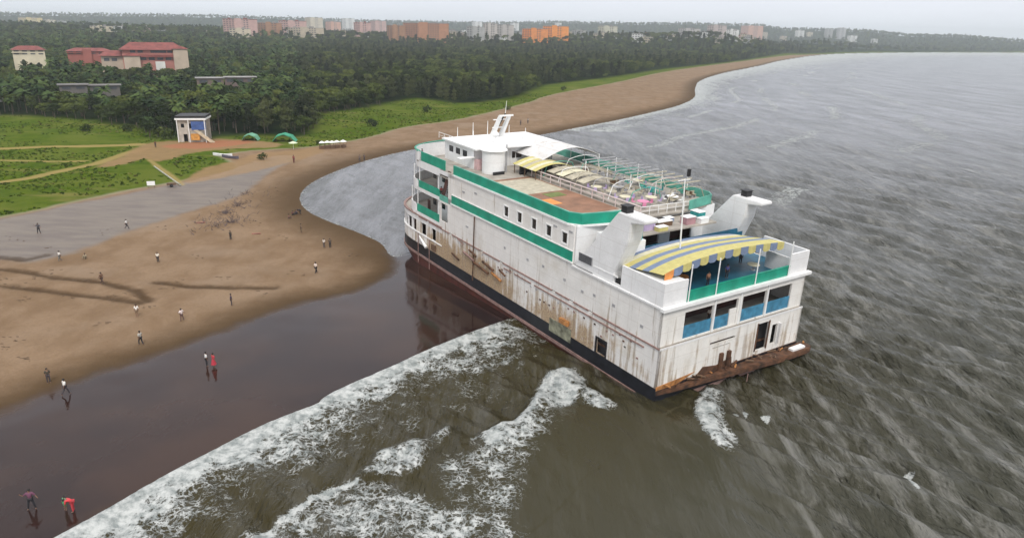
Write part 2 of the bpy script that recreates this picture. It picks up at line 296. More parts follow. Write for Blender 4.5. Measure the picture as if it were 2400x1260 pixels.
# ------------------------------------------------------------------ ground
def sand_material():
    m, T, b = newmat('ground'); co = T.coord(); n1 = T.noise(co, .35, 6, .6); n2 = T.noise(co, 3.0, 5, .6); n3 = T.noise(co, .06, 4); nf = T.noise(co, 14, 3)
    wob = T.m('MULTIPLY', T.m('SUBTRACT', n1, .5), 3.0)
    veg, mud, wet, dc, rut, pth, plz, red, bri = [T.attr(a) for a in ('veg','mud','wet','dcoast','rut','path','plaza','red','inland')]
    n4 = T.noise(co, .13, 6, .7, .4); nst = T.noise(T.coord(scale=(1, .3, 1), rot=(0,0,-1.0)), .22, 6, .65)
    sand = T.mix(T.ss(n4, .35, .65), (.195, .128, .076), (.250, .172, .110)); sand = T.mix(T.ss(nst, .45, .68, 0, .55), sand, (.165, .105, .060)); sand = T.mix(T.ss(n2, .4, .75, 0, .35), sand, (.13, .09, .06)); sand = T.mix(T.ss(nf, .62, .78, 0, .5), sand, (.10, .07, .045)); sand = T.mix(T.ss(n3, .5, .7, 0, .4), sand, (.27, .205, .15))
    damp = T.ss(T.m('ADD', wet, T.m('MULTIPLY', wob, 1.2)), -8.5, -.5)
    shore = T.ss(T.m('ADD', dc, T.m('MULTIPLY', wob, .8)), 0.5, 15, 1, 0)
    damp = T.m('MAXIMUM', damp, shore)
    sand = T.mix(T.m('MULTIPLY', damp, .85), sand, (.066, .041, .020))
    mudc = T.mix(T.ss(T.noise(T.coord(scale=(.25, .9, 1), rot=(0,0,.35)), .5, 5, .6), .35, .65), (.160, .134, .118), (.20, .170, .142))
    mudf = T.ss(T.m('ADD', mud, wob), -1.0, 1.6)
    col = T.mix(mudf, sand, mudc)
    col = T.mix(T.ss(T.m('ADD', rut, T.m('MULTIPLY', wob, .75)), .1, 1.5, .8, 0), col, (.052, .031, .016))
    wetf = T.ss(T.m('ADD', wet, T.m('MULTIPLY', wob, .9)), -1.6, 2.2)
    wetc = T.mix(T.ss(n3, .35, .65), (.020, .010, .009), (.042, .021, .014)); col = T.mix(wetf, col, wetc)
    # vegetation
    g = T.mix(T.ss(n1, .3, .7), (.044, .080, .008), (.086, .120, .011)); g = T.mix(T.ss(T.noise(co, .045, 5, .65), .4, .62), g, (.10, .125, .020)); g = T.mix(T.ss(n2, .45, .8, 0, .6), g, (.025, .05, .012))
    g = T.mix(T.ss(T.noise(T.coord(scale=(.3,1,1)), .12, 4), .55, .72, 0, .55), g, (.20, .17, .06))
    vf = T.ss(T.m('ADD', veg, T.m('MULTIPLY', wob, .9)), -.4, .5)
    rim = T.ss(T.m('ABSOLUTE', T.m('ADD', veg, T.m('MULTIPLY', wob, .5))), 0, 1.6, .55, 0)
    col = T.mix(vf, col, g); col = T.mix(rim, col, (.25, .24, .15))
    col = T.mix(T.ss(T.m('ADD', pth, T.m('MULTIPLY', wob, .3)), -.5, .6, 0, .8), col, (.30, .225, .09))
    col = T.mix(T.ss(T.m('ADD', plz, T.m('MULTIPLY', wob, 1.2)), -1.2, 1.2, 0, .9), col, T.mix(n1, (.20, .135, .07), (.30, .19, .10)))
    col = T.mix(T.ss(T.m('ADD', red, T.m('MULTIPLY', wob, 1.2)), -1.2, 2, 0, .7), col, (.33, .13, .075))
    far_g = T.mix(T.ss(T.noise(co, .03, 6, .7), .35, .65), (.008, .018, .007), (.025, .036, .014)); col = T.mix(T.ss(bri, 0, 12), col, far_g)
    T.l.new(col, b.inputs['Base Color'])
    r = T.mix(wetf, T.mix(mudf, (.85,)*3, (.5,)*3), T.mix(n3, (.05,)*3, (.13,)*3)); T.l.new(r, b.inputs['Roughness'])
    b.inputs['IOR'].default_value = 1.34; T.l.new(T.m('MULTIPLY', T.ss(vf, 0, 1, 1, 0), T.m('ADD', T.m('MULTIPLY', wetf, .30), T.m('ADD', .04, T.m('MULTIPLY', mudf, .06)))), b.inputs['Specular IOR Level'])
    hs = T.m('MULTIPLY', T.ss(wetf, 0, 1, 1, .0), T.m('ADD', n2, T.m('MULTIPLY', nf, .5)))
    nb = T.bump(hs, .5, .12); rip = T.noise(T.coord(scale=(1, .35, 1), rot=(0,0,-.6)), 1.6, 3)
    nb = T.bump(T.m('MULTIPLY', rip, wetf), .35, .03, nb); T.l.new(nb, b.inputs['Normal'])
    return m
FOREST_PX = [(-700,300),(-300,290),(0,282),(130,287),(320,312),(340,332),(400,340),(414,341),(496,340),(540,330),(600,326),(690,332),(738,326),(762,308),(775,272),(860,262),(980,238),(1060,250),(1150,247),(1230,232),(1290,205),(1350,196),(1430,187),(1560,165),(1700,149),(1850,129),(1960,124.5),(2060,122.8),(2200,122.4),(2400,122.8)]
FP = np.vstack([np.array(G(FOREST_PX)), [(9000, 5200), (12000, 13000), (-13000, 13000), (-13000, 300)]])
def g_keep(X, Y):
    dc = sdf(X, Y, LAND); return dict(dc=dc, mask=dc > -14)
def g_z(X, Y, d):
    rut = np.full(X.shape, 99.)
    for r in ruts: rut = np.minimum(rut, dist_poly(X, Y, r))
    d['rut'] = rut; return terrain(X, Y, d['dc'], rut)
def g_attr(X, Y, d):
    pth = np.full(X.shape, -99.)
    for p, w in paths: pth = np.maximum(pth, w-dist_poly(X, Y, p))
    return dict(dcoast=d['dc'], rut=d['rut'], veg=np.clip(sdf(X, Y, VEGP), -200, 200), mud=sdf(X, Y, MUDP), wet=sdf(X, Y, WETP), path=pth, plaza=np.maximum(sdf(X, Y, PLAZA), sdf(X, Y, PLAZA2)-1), red=sdf(X, Y, RED), inland=np.clip(sdf(X, Y, FP), -200, 200))
az, R = polar(.17, 44, 1.15, .28, 11000)
tag(grid_mesh('ground', az, R, g_z, g_keep, g_attr, sand_material()), kind='structure')

# ------------------------------------------------------------------ sea
CALM = smooth(G([(1000,1100),(1240,980),(1380,930),(1560,950),(1640,960),(1760,1080),(1800,1200),(1780,1330),(1100,1330)]), 3, True)
def sea_material():
    m, T, b = newmat('sea'); co = T.coord(); foam, calm, dcs = T.attr('foam'), T.attr('calm'), T.attr('off')
    rot = (0, 0, .594)
    g = T.n.new('ShaderNodeSeparateXYZ'); T.l.new(co, g.inputs[0]); bay_sheen = T.attr('bay_sheen')
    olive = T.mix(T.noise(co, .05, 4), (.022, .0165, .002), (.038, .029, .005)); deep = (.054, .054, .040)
    base = T.mix(T.ss(dcs, 5, 70), olive, deep); sky_sheen = T.m('MAXIMUM', bay_sheen, T.ss(T.m('ADD', g.outputs['Y'], T.m('MULTIPLY', g.outputs['X'], .35)), 90, 480, 0, 1, 'LINEAR'))
    base = T.mix(sky_sheen, base, T.mix(T.ss(T.noise(T.coord(scale=(1, .16, 1), rot=rot), .085, 8, .78), .38, .62), (.085, .088, .095), (.235, .24, .265)))  # pale sky reflection painted into the far and bay water colour
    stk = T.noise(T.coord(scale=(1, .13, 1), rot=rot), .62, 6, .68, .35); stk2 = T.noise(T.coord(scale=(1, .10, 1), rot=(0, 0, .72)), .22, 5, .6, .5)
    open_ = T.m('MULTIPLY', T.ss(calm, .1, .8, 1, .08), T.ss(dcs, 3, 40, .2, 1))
    base = T.mix(T.m('MULTIPLY', T.ss(T.m('ADD', T.m('MULTIPLY', stk, .65), T.m('MULTIPLY', stk2, .35)), .47, .64), T.m('MULTIPLY', open_, .58)), base, (.235, .23, .21))  # pale crest streaks: sky reflection and foam lines put into the base colour
    base = T.mix(T.m('MULTIPLY', T.ss(T.m('ADD', T.m('MULTIPLY', stk, .5), T.m('MULTIPLY', stk2, .5)), .30, .47, 1, 0), T.m('MULTIPLY', open_, .42)), base, (.026, .028, .018))  # shade of the wave troughs painted dark into the base colour
    # lace foam
    dis = T.n.new('ShaderNodeVectorMath'); dis.operation = 'ADD'; nz = T.n.new('ShaderNodeTexNoise'); nz.inputs['Scale'].default_value = .7; nz.inputs['Detail'].default_value = 4; T.l.new(co, nz.inputs['Vector'])
    sc = T.n.new('ShaderNodeVectorMath'); sc.operation = 'SCALE'; sc.inputs['Scale'].default_value = 1.6; T.l.new(nz.outputs['Color'], sc.inputs[0]); T.l.new(co, dis.inputs[0]); T.l.new(sc.outputs[0], dis.inputs[1])
    v1 = T.ss(T.vor(dis.outputs[0], 1.7), 0, .34); v2 = T.ss(T.vor(dis.outputs[0], 4.3), 0, .34); nn = T.noise(dis.outputs[0], .6, 8, .8); n9 = T.noise(co, 6, 3, .6)
    p = T.m('ADD', T.m('ADD', T.m('MULTIPLY', v1, .22), T.m('MULTIPLY', v2, .18)), T.m('ADD', T.m('MULTIPLY', nn, .84), T.m('MULTIPLY', n9, .06)))
    p = T.m('SUBTRACT', p, .11)
    ed = T.noise(co, .55, 5, .6); foam2 = T.m('MULTIPLY', foam, T.ss(ed, .3, .68, .62, 1.28, 'LINEAR')); fm = T.ss(T.m('SUBTRACT', foam2, p), -.10, .20)
    fcol = T.mix(T.ss(T.noise(co, 1.1, 5, .65), .35, .65), (.26, .285, .28), (.56, .575, .56))
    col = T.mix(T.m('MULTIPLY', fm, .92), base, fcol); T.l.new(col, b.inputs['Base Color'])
    T.l.new(T.mix(fm, (.13,)*3, (.75,)*3), b.inputs['Roughness']); b.inputs['IOR'].default_value = 1.333; b.inputs['Specular IOR Level'].default_value = .36
    w1 = T.noise(T.coord(scale=(1, .20, 1), rot=rot), .9, 5, .6, .3); w2 = T.noise(T.coord(scale=(1, .35, 1), rot=(0,0,.75)), 3.2, 4, .6); w3 = T.noise(T.coord(scale=(1, .22, 1), rot=rot), .16, 4, .6)
    amp = T.ss(calm, 0, 1, 1, .28, 'LINEAR')
    nb = T.bump(T.m('MULTIPLY', w3, amp), 1.0, 2.2); nb = T.bump(T.m('MULTIPLY', w1, amp), 1.0, .85, nb); nb = T.bump(T.m('MULTIPLY', w2, amp), 1.0, .22, nb); nb = T.bump(T.m('MULTIPLY', fm, T.m('ADD', .4, n9)), .8, .12, nb)
    T.l.new(nb, b.inputs['Normal']); return m
wave_k = [(2*PI/l_*math.cos(math.atan2(.56, .83)+a_), 2*PI/l_*math.sin(math.atan2(.56, .83)+a_), p_*1.7, l_) for l_, a_, p_ in ((11, .1, 1), (14, -.25, 2), (18, .2, 3), (23, -.1, 4), (31, .15, 5))]
for i in range(46):
    lam = 1.5*(9/1.5)**rng.random(); th_ = math.atan2(.56, .83)+rng.normal(0, .24); wave_k.append((2*PI/lam*math.cos(th_), 2*PI/lam*math.sin(th_), rng.uniform(0, 2*PI), lam))
def w_keep(X, Y):
    dc = sdf(X, Y, LAND); return dict(dc=dc, mask=dc < 1.2)
def w_z(X, Y, d):
    off = -d['dc']; D = np.hypot(X, Y); ds = np.maximum(.13, D*D/27400*.8)
    # distance to the breaking front only
    dn = dist_poly(X, Y, cn_s); d['dn'] = dn; frontness = np.exp(-(np.maximum(dist_poly(X, Y, COAST_BAY)-0, 0)*0)) 
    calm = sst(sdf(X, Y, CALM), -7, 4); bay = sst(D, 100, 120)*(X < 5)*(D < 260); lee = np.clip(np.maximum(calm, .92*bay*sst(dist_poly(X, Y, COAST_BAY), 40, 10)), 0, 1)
    lee = np.maximum(lee, .75*np.exp(-(dn/14)**2)); d['lee'] = lee
    z = np.zeros_like(X); gust = .3+.8*vnoise(X, Y, 16, 9)+.5*vnoise(X, Y, 45, 12)
    for kx, ky, ph, lam in wave_k:
        a = .0175*lam**.85*(.5 if lam > 10 else 1); att = sst(lam/ds, 2.5, 6)
        s = np.sin(kx*X+ky*Y+ph+1.2*vnoise(X, Y, 11, int(ph*1000))); z += a*att*(s+.25*np.cos(2*(kx*X+ky*Y+ph)))
    z *= gust*(1-.78*lee)*sst(off, 0, 5)
    fr = .10+.42*sst(off, -.15, .7)*np.exp(-np.maximum(dn-.5, 0)/2.2)-.30*sst(-off, -.1, .45)
    z += np.where(dn < 30, fr, .02-.15*sst(-off, -.1, .5))
    f = np.zeros_like(X)
    for i, (P, a, w) in enumerate(FOAM):
        c = P.mean(0); rad = np.abs(P-c).max()+6*w; near = (np.abs(X-c[0]) < rad) & (np.abs(Y-c[1]) < rad)
        if not near.any(): continue
        s = sdf(X[near], Y[near], P); v = a*sst(s, -w, w*.8); f[near] = np.maximum(f[near], v)
        if i in (0, 3, 11): z[near] += .45*sst(s, -.6, .7)*(1-.6*sst(s, .8, 2.5))
    # front behind the shore-break: bright lip, then lace thinning out
    along = X-c0[0]; fade = 1-.55*sst(Y, 84, 95)
    pr = np.where(dn < .85, 1.0, .86*np.exp(-(dn-.85)/2.6)+.50*np.exp(-((dn-6)/8)**2)*(.75+.6*(vnoise(X, Y, 6, 21)-.5)))*fade
    pr = np.where(dn < 1.1+.8*vnoise(X, Y, 3, 22), np.maximum(pr, .9*fade), pr); pr *= (off > -.6)
    f = np.maximum(f, np.where(dn < 30, pr, 0))
    db = dist_poly(X, Y, cb_s); wb = .5+D*D/27400*1.9
    f = np.maximum(f, (off > -1)*np.where(D > 300, .85, .45)*np.exp(-(db/(wb))**1.2)); 
    f = np.maximum(f, np.where((D > 300) & (D < 1500), .52*np.exp(-((db-12)/9)**2)*(.5+vnoise(X, Y, 30, 23)), 0))
    for q_, w_, a_ in ((26, 2.2, .62), (48, 2.6, .58), (80, 3.5, .55), (125, 4, .5)):
        f = np.maximum(f, np.where((D > 260) & (D < 2600), a_*np.exp(-(np.abs(db-q_-14*(vnoise(X, Y, 60, 50+int(q_))-.5))/(w_*(1+D/900)))**2)*sst(vnoise(X, Y, 38, 60+int(q_)), .42, .62), 0))
    z += .05*f*(vnoise(X, Y, .9, 71)+vnoise(X, Y, .4, 72)-1)*(D < 130)
    d['foam'] = np.clip(np.maximum(f*(.80+.36*vnoise(X, Y, 2.3, 24)), (f-.70)*3.6), 0, 1.15); d['bay_sheen'] = np.clip(.6*bay, 0, 1); return z
def w_attr(X, Y, d): return dict(foam=d['foam'], calm=d['lee'], off=np.clip(-d['dc'], 0, 500), bay_sheen=d['bay_sheen'])
az, R = polar(.11, 43, .8, .14, 11000)
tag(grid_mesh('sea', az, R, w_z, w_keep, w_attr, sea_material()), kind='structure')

# ------------------------------------------------------------------ the stranded ship (local axes: x to starboard, y forward, z up)
SPOS = Vector((15.57, 70.52, 1.71))
SM = Matrix.Translation(SPOS) @ Matrix.Rotation(.593, 4, 'Z') @ Matrix.Rotation(.040, 4, 'X') @ Matrix.Rotation(-.004, 4, 'Y')
B = 24.3
def paint(name, col, rust=1.0, rough=.5):
    m, T, b = newmat(name); co = T.coord(); g = T.n.new('ShaderNodeSeparateXYZ'); T.l.new(co, g.inputs[0]); u, w = g.outputs['Y'], g.outputs['Z']
    st = T.noise(T.coord(scale=(1.6, 1.6, .10)), .9, 6, .65); bl = T.noise(co, .55, 7, .65); fn = T.noise(co, 4, 5, .6)
    zone = T.m('MULTIPLY', T.m('MULTIPLY', T.ss(u, 22, 36), T.ss(u, 46, 58, 1, 0)), T.ss(w, -1, 7, 1, .1))
    zone2 = T.m('MULTIPLY', T.m('MULTIPLY', T.ss(u, 4, 14), T.ss(u, 19, 26, 1, 0)), T.ss(w, 1, 5.5, .8, 0))
    low = T.ss(w, 0, 8, .44, .12)
    a = T.m('ADD', T.m('ADD', T.m('MULTIPLY', zone, .72), T.m('MULTIPLY', zone2, .5)), low)
    p = T.m('ADD', T.m('MULTIPLY', st, .6), T.m('MULTIPLY', bl, .4))
    f = T.ss(T.m('ADD', p, T.m('MULTIPLY', a, .36)), .62, .80)
    c = T.mix(T.ss(bl, .35, .7), tuple(x*.9 for x in col), col); c = T.mix(T.ss(fn, .45, .75, 0, .25), c, tuple(x*.72 for x in col))
    def seam(x, per, wd): return T.ss(T.m('ABSOLUTE', T.m('SUBTRACT', T.m('FRACT', T.m('DIVIDE', x, per)), .5)), .5-wd/per, .5)
    sm = T.m('MAXIMUM', seam(w, 1.58, .05), seam(T.m('ADD', u, .7), 5.6, .06)); c = T.mix(T.m('MULTIPLY', sm, .30), c, (.36, .30, .25))
    c = T.mix(T.ss(T.noise(T.coord(scale=(1, .5, .5)), .35, 6, .7), .50, .72, 0, .34*min(1, rust)), c, (.46, .40, .30))
    c = T.mix(T.m('MULTIPLY', f, .75*rust), c, T.mix(T.ss(fn, .35, .65), (.42, .30, .14), (.24, .12, .05)))
    c = T.mix(T.m('MULTIPLY', T.ss(T.m('ADD', st, T.m('MULTIPLY', low, .25)), .62, .72), .45*rust), c, (.30, .25, .20))
    T.l.new(c, b.inputs['Base Color']); b.inputs['Roughness'].default_value = rough
    T.l.new(T.bump(bl, .15, .05), b.inputs['Normal']); return m
M_white = paint('white_paint', (.78, .76, .73), 1.15); M_white2 = paint('clean_white_paint', (.80, .80, .80), .35); M_stern = paint('stern_paint', (.80, .78, .74), .9)
M_green = mat('green_paint', (.006, .27, .175), .45, .22, .6, bump=.1); M_green_in = mat('faded_green', (.10, .36, .28), .6, .25, .8)
M_black = mat('black_band', (.011, .012, .017), .4, .5, 1.2, bump=.2); M_strip = mat('rub_strip', (.24, .15, .13), .7, .3, 1.5)
M_red = mat('antifouling', (.085, .022, .014), .6, .5, .8, bump=.3); M_rust = mat('rust', (.085, .038, .018), .85, .7, 1.3, bump=.6)
M_rust2 = mat('orange_rust', (.34, .15, .045), .85, .5, 1.6, bump=.6); M_dark = mat('dark_opening', (.015, .014, .016), .6, .3); M_glass = mat('dark_glass', (.01, .012, .014), .12, .2)
M_deck = mat('red_deck', (.24, .125, .075), .8, .3, .5); M_deckg = mat('grey_deck', (.33, .30, .26), .8, .25, .7); M_steel = mat('grey_steel', (.34, .34, .35), .5, .2)
M_navy = mat('blue_deck', (.010, .095, .16), .5, .3, .6); M_blue = mat('blue_panel', (.05, .20, .32), .5, .35, 1.2); M_maroon = mat('maroon_wall', (.075, .028, .022), .7, .4, .8)
M_yel = mat('yellow_canvas', (.52, .46, .17), .8, .12, 2); M_bcan = mat('slate_blue_canvas', (.17, .22, .33), .8, .12, 2); M_cream = mat('cream_canvas', (.62, .58, .42), .85, .12, 2)
M_tan = mat('tan_canvas', (.42, .38, .29), .85, .2, 1.5); M_pink = mat('pink_plastic', (.62, .22, .36), .5, .15); M_lilac = mat('lilac', (.42, .34, .52), .6, .2)
M_orange = mat('orange', (.65, .25, .06), .7, .2); M_wht = mat('plain_white', (.78, .78, .77), .5, .06); M_brown = mat('brown_wood', (.12, .07, .04), .8, .3, 3); M_teal = mat('teal', (.02, .26, .26), .6, .2)

ship = empty('ship', 'large white casino ship with green bulwarks and rusty stern stranded at the waterline', 'ship', SM)
def bow_line(start, straight, nose, inset=0, pw=2.3, n=18, back=None):
    c = B/2; a = c-inset; L = []
    L.append((inset, start)); L.append((inset, straight))
    for i in range(1, n):
        t = PI*i/n; ct, s_ = math.cos(t), math.sin(t)
        L.append((c-a*math.copysign(abs(ct)**(2/pw), ct), straight+(nose-inset-straight)*abs(s_)**(2/pw)))
    L += [(B-inset, straight), (B-inset, start)]
    return L
HS, HN = 58.5, 69.5
hull = bow_line(0, HS, HN, 0)
hull_full = [(x, y if y > 0 else -.35) for x, y in hull]
def closed(L): return L
# under water and boot top
mb = MB(); mb.prism([(x, y) for x, y in reversed(hull_full)], -2.15, -5.6, [(12.15+(x-12.15)*.97, (y if y < 40 else 40+(y-40)*.80)) for x, y in reversed(hull_full)]); mb.build('antifouling', M_red, ship)
def off(L, d): return [(12.15+(x-12.15)*(1+d/12.15), y+(d if y > 40 else -d if y < 1 else 0)) for x, y in L]
MB().prism(list(reversed(off(hull_full, .14))), -2.15, -1.75).build('rub_strip', M_strip, ship)
MB().prism(list(reversed(off(hull_full, .03))), -1.75, -.02).build('black_band', M_black, ship)
# lower hull side
door = [(8.0, 9.75, .0, 1.95)]
port_holes = door+[(15.0, 16.6, 1.2, 1.75), (4.8, 5.2, 2.5, 2.85)]
mb = MB(); wall(mb, 0, 0, .25, (-.35, 48), (-.02, 4.6), port_holes); mb.build('port_hull_plating', M_white, ship)
MB().box((B-.25, -.35, -.02), (B, HS, 4.6)).build('starboard_hull_plating', M_white, ship)
bl = [p for p in hull if p[1] > 48]; bl = [(0, 48)]+[p for p in bl]
MB().sweep(bl+[], -.02, 1.9, .25).build('bow_plating', M_white, ship)
MB().prism(list(reversed(bow_line(0.6, HS, HN, .3))), 1.0, 1.2).build('lower_deck', M_rust, ship)
MB().prism(list(reversed(bow_line(-.1, HS, HN, .27))), 4.62, 4.75).build('middle_deck', M_deckg, ship)
# bow gallery: pillars between the mooring openings and the bulwark over them
gal = bow_line(48, HS, HN, .05, n=22); pts = [Vector(p) for p in gal]
for i, p in enumerate(gal[1:-1]):
    q = gal[i+2]; mid = ((p[0]+q[0])/2, (p[1]+q[1])/2)
    MB().sweep([(p[0], p[1]), (p[0]*.75+q[0]*.25, p[1]*.75+q[1]*.25)], 1.9, 3.9, .25).build('gallery_pillar', M_white2, ship)
for a, c_ in ((48, 50.2), (51.6, 53.6), (55.3, 57.2)): MB().box((0.02, a, 1.9), (.25, c_, 3.9)).build('gallery_pillar', M_white, ship)
MB().sweep(bl, 3.9, 4.9, .25).build('bow_bulwark', M_white2, ship)
MB().sweep(off(bl, .12), 4.78, 4.98, .45).build('bow_cap_rail', M_strip, ship)
MB().sweep(off(bl, .10), 1.78, 1.95, .3).build('bow_rub_rail', M_wht, ship)
for u_, c in ((50.9, M_rust), (54.4, M_brown), (57.9, M_rust), (60.5, M_maroon)): MB().box((1.2, u_-.5, 1.2), (2.4, u_+.5, 3.3)).build('winch', c, ship)
# inner wall of the mooring deck
MB().sweep(bow_line(46, HS-3, HN-5, 2.6), 1.2, 4.6, .2).build('mooring_deck_wall', M_brown, ship)
# upper hull, tier one (4.75 - 9.3)
mb = MB(); wall(mb, 0, 0.02, .25, (0, 49), (4.75, 9.25), [(46.3, 48.6, 6.0, 8.9)]); mb.build('port_side_plating', M_white, ship)
MB().box((B-.25, 0, 4.75), (B-.02, 57, 9.25)).build('starboard_side_plating', M_white, ship)
for w0, w1, c, nm, u0_, u1_ in ((4.60, 4.76, M_strip, 'knuckle_rail', -.3, 56), (3.95, 4.1, M_strip, 'lower_rub_rail', 2, 30)):
    mb = MB(); x = u0_
    while x < u1_:
        L = random.uniform(2.5, 7); mb.box((-.12, x, w0), (0.02, min(x+L, u1_), w1)); x += L+random.choice([0, .1, .8])
    mb.build(nm, c, ship)
UP_S, UP_N = 55.2, 63.2
def tier(w0, w1, w2, w3, s, n_, u0g, u1g, name):   # white strip, green panels, white nose
    L = bow_line(49, s, n_, 0); Lp = [(0, 49), (0, s)]
    MB().sweep(L, w0, w1, .2).build(name+'_deck_edge', M_white2, ship)
    port = [(0, u0g), (0, u1g)]
    MB().sweep(port, w1, w2, .12).build(name+'_green_bulwark', M_green, ship)
    nose = bow_line(u1g, s, n_, 0)
    MB().sweep(nose, w1, w2-.05, .12).build(name+'_nose_bulwark', M_white2, ship)
    MB().prism(list(reversed(bow_line(44.5, s, n_, .05))), w0, w0+.15).build(name+'_deck', M_deckg, ship)
    for i, (x, y) in enumerate(bow_line(49.5, s, n_, .15, n=10)):
        if w3 > w2: MB().tube((x, y, w2-.1), (x, y, w3), .09, n=5).build('stanchion', M_wht, ship)
tier(4.98, 5.5, 6.75, 9.1, UP_S+1.5, UP_N+2.2, 49, 57, 'lower_tier')
tier(9.1, 9.7, 10.85, 13.0, UP_S+.8, UP_N+1, 49, 56.6, 'middle_tier')
tier(13.0, 14.2, 15.7, 0, UP_S, UP_N, 47.2, 56.2, 'upper_tier')
MB().sweep(bow_line(56.2, UP_S+.9, UP_N, 0), 15.6, 15.72, .3).build('nose_cap', M_green, ship)
# house walls behind the tiers
mb = MB(); mb.sweep(bow_line(44.5, UP_S-3, UP_N-4, 1.9), 4.75, 14, .2); mb.build('forward_house_wall', M_white2, ship)
for w_ in (7.0, 11.4):
    for u_ in (50.5, 53.5): MB().box((1.84, u_, w_), (1.92, u_+1.0, w_+1.3)).build('forward_house_window', M_glass, ship)
MB().box((1.84, 55.6, 5), (1.92, 56.5, 7.3)).build('forward_house_door', M_maroon, ship)
# stair recess
MB().box((0.02, 44.5, 9.3), (.25, 46.2, 14)).build('stair_side_panel', M_white, ship); MB().box((0.02, 44.5, 9.25), (.2, 49, 10.1)).build('stair_low_panel', M_green_in, ship)
MB().box((0.02, 44.5, 13.4), (.25, 49, 14.0)).build('stair_head_panel', M_white2, ship)
mb = MB(); mb.extr([(45.9, 14.2), (46.9, 14.2), (48.9, 10.1), (48.0, 10.1)], 0, .35, .42); mb.extr([(45.9, 14.2), (46.9, 14.2), (48.9, 10.1), (48.0, 10.1)], 0, 1.35, 1.42); st = mb.build('stair_stringer', M_maroon, ship)
for i in range(12):
    t = (i+.5)/12; MB().box((.42, 46.1+2.1*t, 14.1-4*t), (1.35, 46.6+2.1*t, 14.16-4*t)).build('stair_tread', M_steel, st)
# tier two (9.3 - 14): port wall with windows
wins = [30.0, 26.8, 23.5, 20.3, 17.06]; wh = [(u_-.56, u_+.56, 11.42, 12.86) for u_ in wins]
mb = MB(); wall(mb, 0, 0.03, .25, (15.3, 44.6), (9.3, 14.05), wh+[(33.6, 34.5, 11.6, 12.6)][:0]); mb.build('port_house_wall', M_white, ship)
for u_ in wins:
    mb = MB(); wall(mb, 0, -.03, .2, (u_-.68, u_+.68), (11.30, 12.98), [(u_-.52, u_+.52, 11.46, 12.82)]); fr = mb.build('window_frame', M_wht, ship)
    MB().box((.15, u_-.55, 11.43), (.19, u_+.55, 12.85)).build('pane', M_glass, fr)
for u_, w_ in ((19.0, 13.1), (15.9, 13.2), (33.2, 10.9), (38, 12.8), (41.5, 12.2), (40.3, 7.2)): MB().box((-.03, u_-.35, w_-.12), (.05, u_+.35, w_+.12)).build('vent_plate', M_steel, ship)
for u_, w_ in ((13, 6.6), (16.5, 6.9), (10.8, 6.9), (24.5, 7.0), (21, 7.2), (7.4, 6.9), (2.7, 6.2), (30, 7.0)): MB().box((-.03, u_-.22, w_-.16), (.05, u_+.22, w_+.16)).build('side_scuttle', M_steel, ship)
MB().box((B-.25, 15.3, 9.3), (B-.03, 57, 14.0)).build('starboard_house_wall', M_white2, ship)
mb = MB(); wall(mb, 1, 15.1, 15.35, (0.3, B-.3), (9.3, 14), [(5, 8, 9.6, 12.2), (10, 14, 9.6, 12.4), (16, 20, 9.6, 12.4)]); mb.build('aft_house_wall', M_white2, ship)
MB().box((1, 17.2, 9.3), (B-1, 17.4, 14)).build('saloon_inner_wall', M_maroon, ship)
# green bulwarks along the side
MB().box((-.06, 15.3, 9.62), (.02, 45.0, 10.92)).build('lower_green_bulwark', M_green, ship)
MB().box((-.16, 15.2, 9.42), (.02, 45.2, 9.62)).build('lower_deck_edge', M_wht, ship)
MB().box((-.10, 15.3, 10.92), (.02, 45.0, 11.02)).build('bulwark_cap', M_wht, ship)
aft = [(0, 44.6), (0, 16.6), (1.0, 15.2), (4.9, 14.3), (6.2, 14.2)]
MB().sweep(list(reversed(aft)), 14.15, 15.45, .12).build('upper_green_bulwark', M_green, ship)
MB().sweep([(x-.14, y-.1) for x, y in reversed(aft)], 13.9, 14.15, .4).build('upper_deck_edge', M_wht, ship)
MB().sweep(list(reversed(aft)), 15.45, 15.53, .2).build('upper_bulwark_cap', M_green_in, ship)
MB().sweep([(x+.1, y) for x, y in reversed([(0, 44.6), (0, 16.7), (1.0, 15.3), (4.9, 14.4)])], 14.15, 15.4, .06).build('bulwark_lining', M_green_in, ship)
MB().sweep([(B-6.2, 14.2), (B-1, 15.2), (B, 16.6), (B, 60)], 14.15, 15.4, -.12).build('starboard_green_bulwark', M_green_in, ship)
# top deck
MB().prism([(0.1, 16.7), (1.1, 15.3), (4.9, 14.4), (B-4.9, 14.4), (B-1, 15.3), (B-.1, 16.7), (B-.1, 57), (0.1, 57)], 13.85, 14.05).build('top_deck', M_deckg, ship)
MB().box((1.6, 19, 14.055), (10.2, 39, 14.10)).build('dance_floor', M_deck, ship)
MB().box((1.7, 30, 14.11), (9.8, 38, 14.13)).build('floor_mat', M_tan, ship); MB().box((3.0, 24.2, 14.104), (5.0, 26.8, 14.13)).build('orange_mat', M_orange, ship)
MB().box((5.4, 27.4, 14.104), (8.2, 29.4, 14.13)).build('green_mat', mat('moss_mat', (.14, .17, .05), .9, .3), ship)
def railing(p, q, h, n, m, parent, name='railing', r=.05, mid=1):
    p, q = Vector(p), Vector(q); mb = MB(); mb.tube(p+Vector((0,0,h)), q+Vector((0,0,h)), r, n=5)
    for k in range(mid): mb.tube(p+Vector((0,0,h*(k+1)/(mid+1))), q+Vector((0,0,h*(k+1)/(mid+1))), r*.6, n=4)
    o = mb.build(name, m, parent)
    for i in range(n+1): MB().tube(p.lerp(q, i/n), p.lerp(q, i/n)+Vector((0,0,h)), r*.9, n=5).build('post', m, o)
M_rail = mat('pinkish_rail', (.62, .52, .50), .5, .1)
railing((10.4, 39, 14.05), (10.4, 15.2, 14.05), 1.15, 10, M_rail, ship, 'deck_railing', .09)
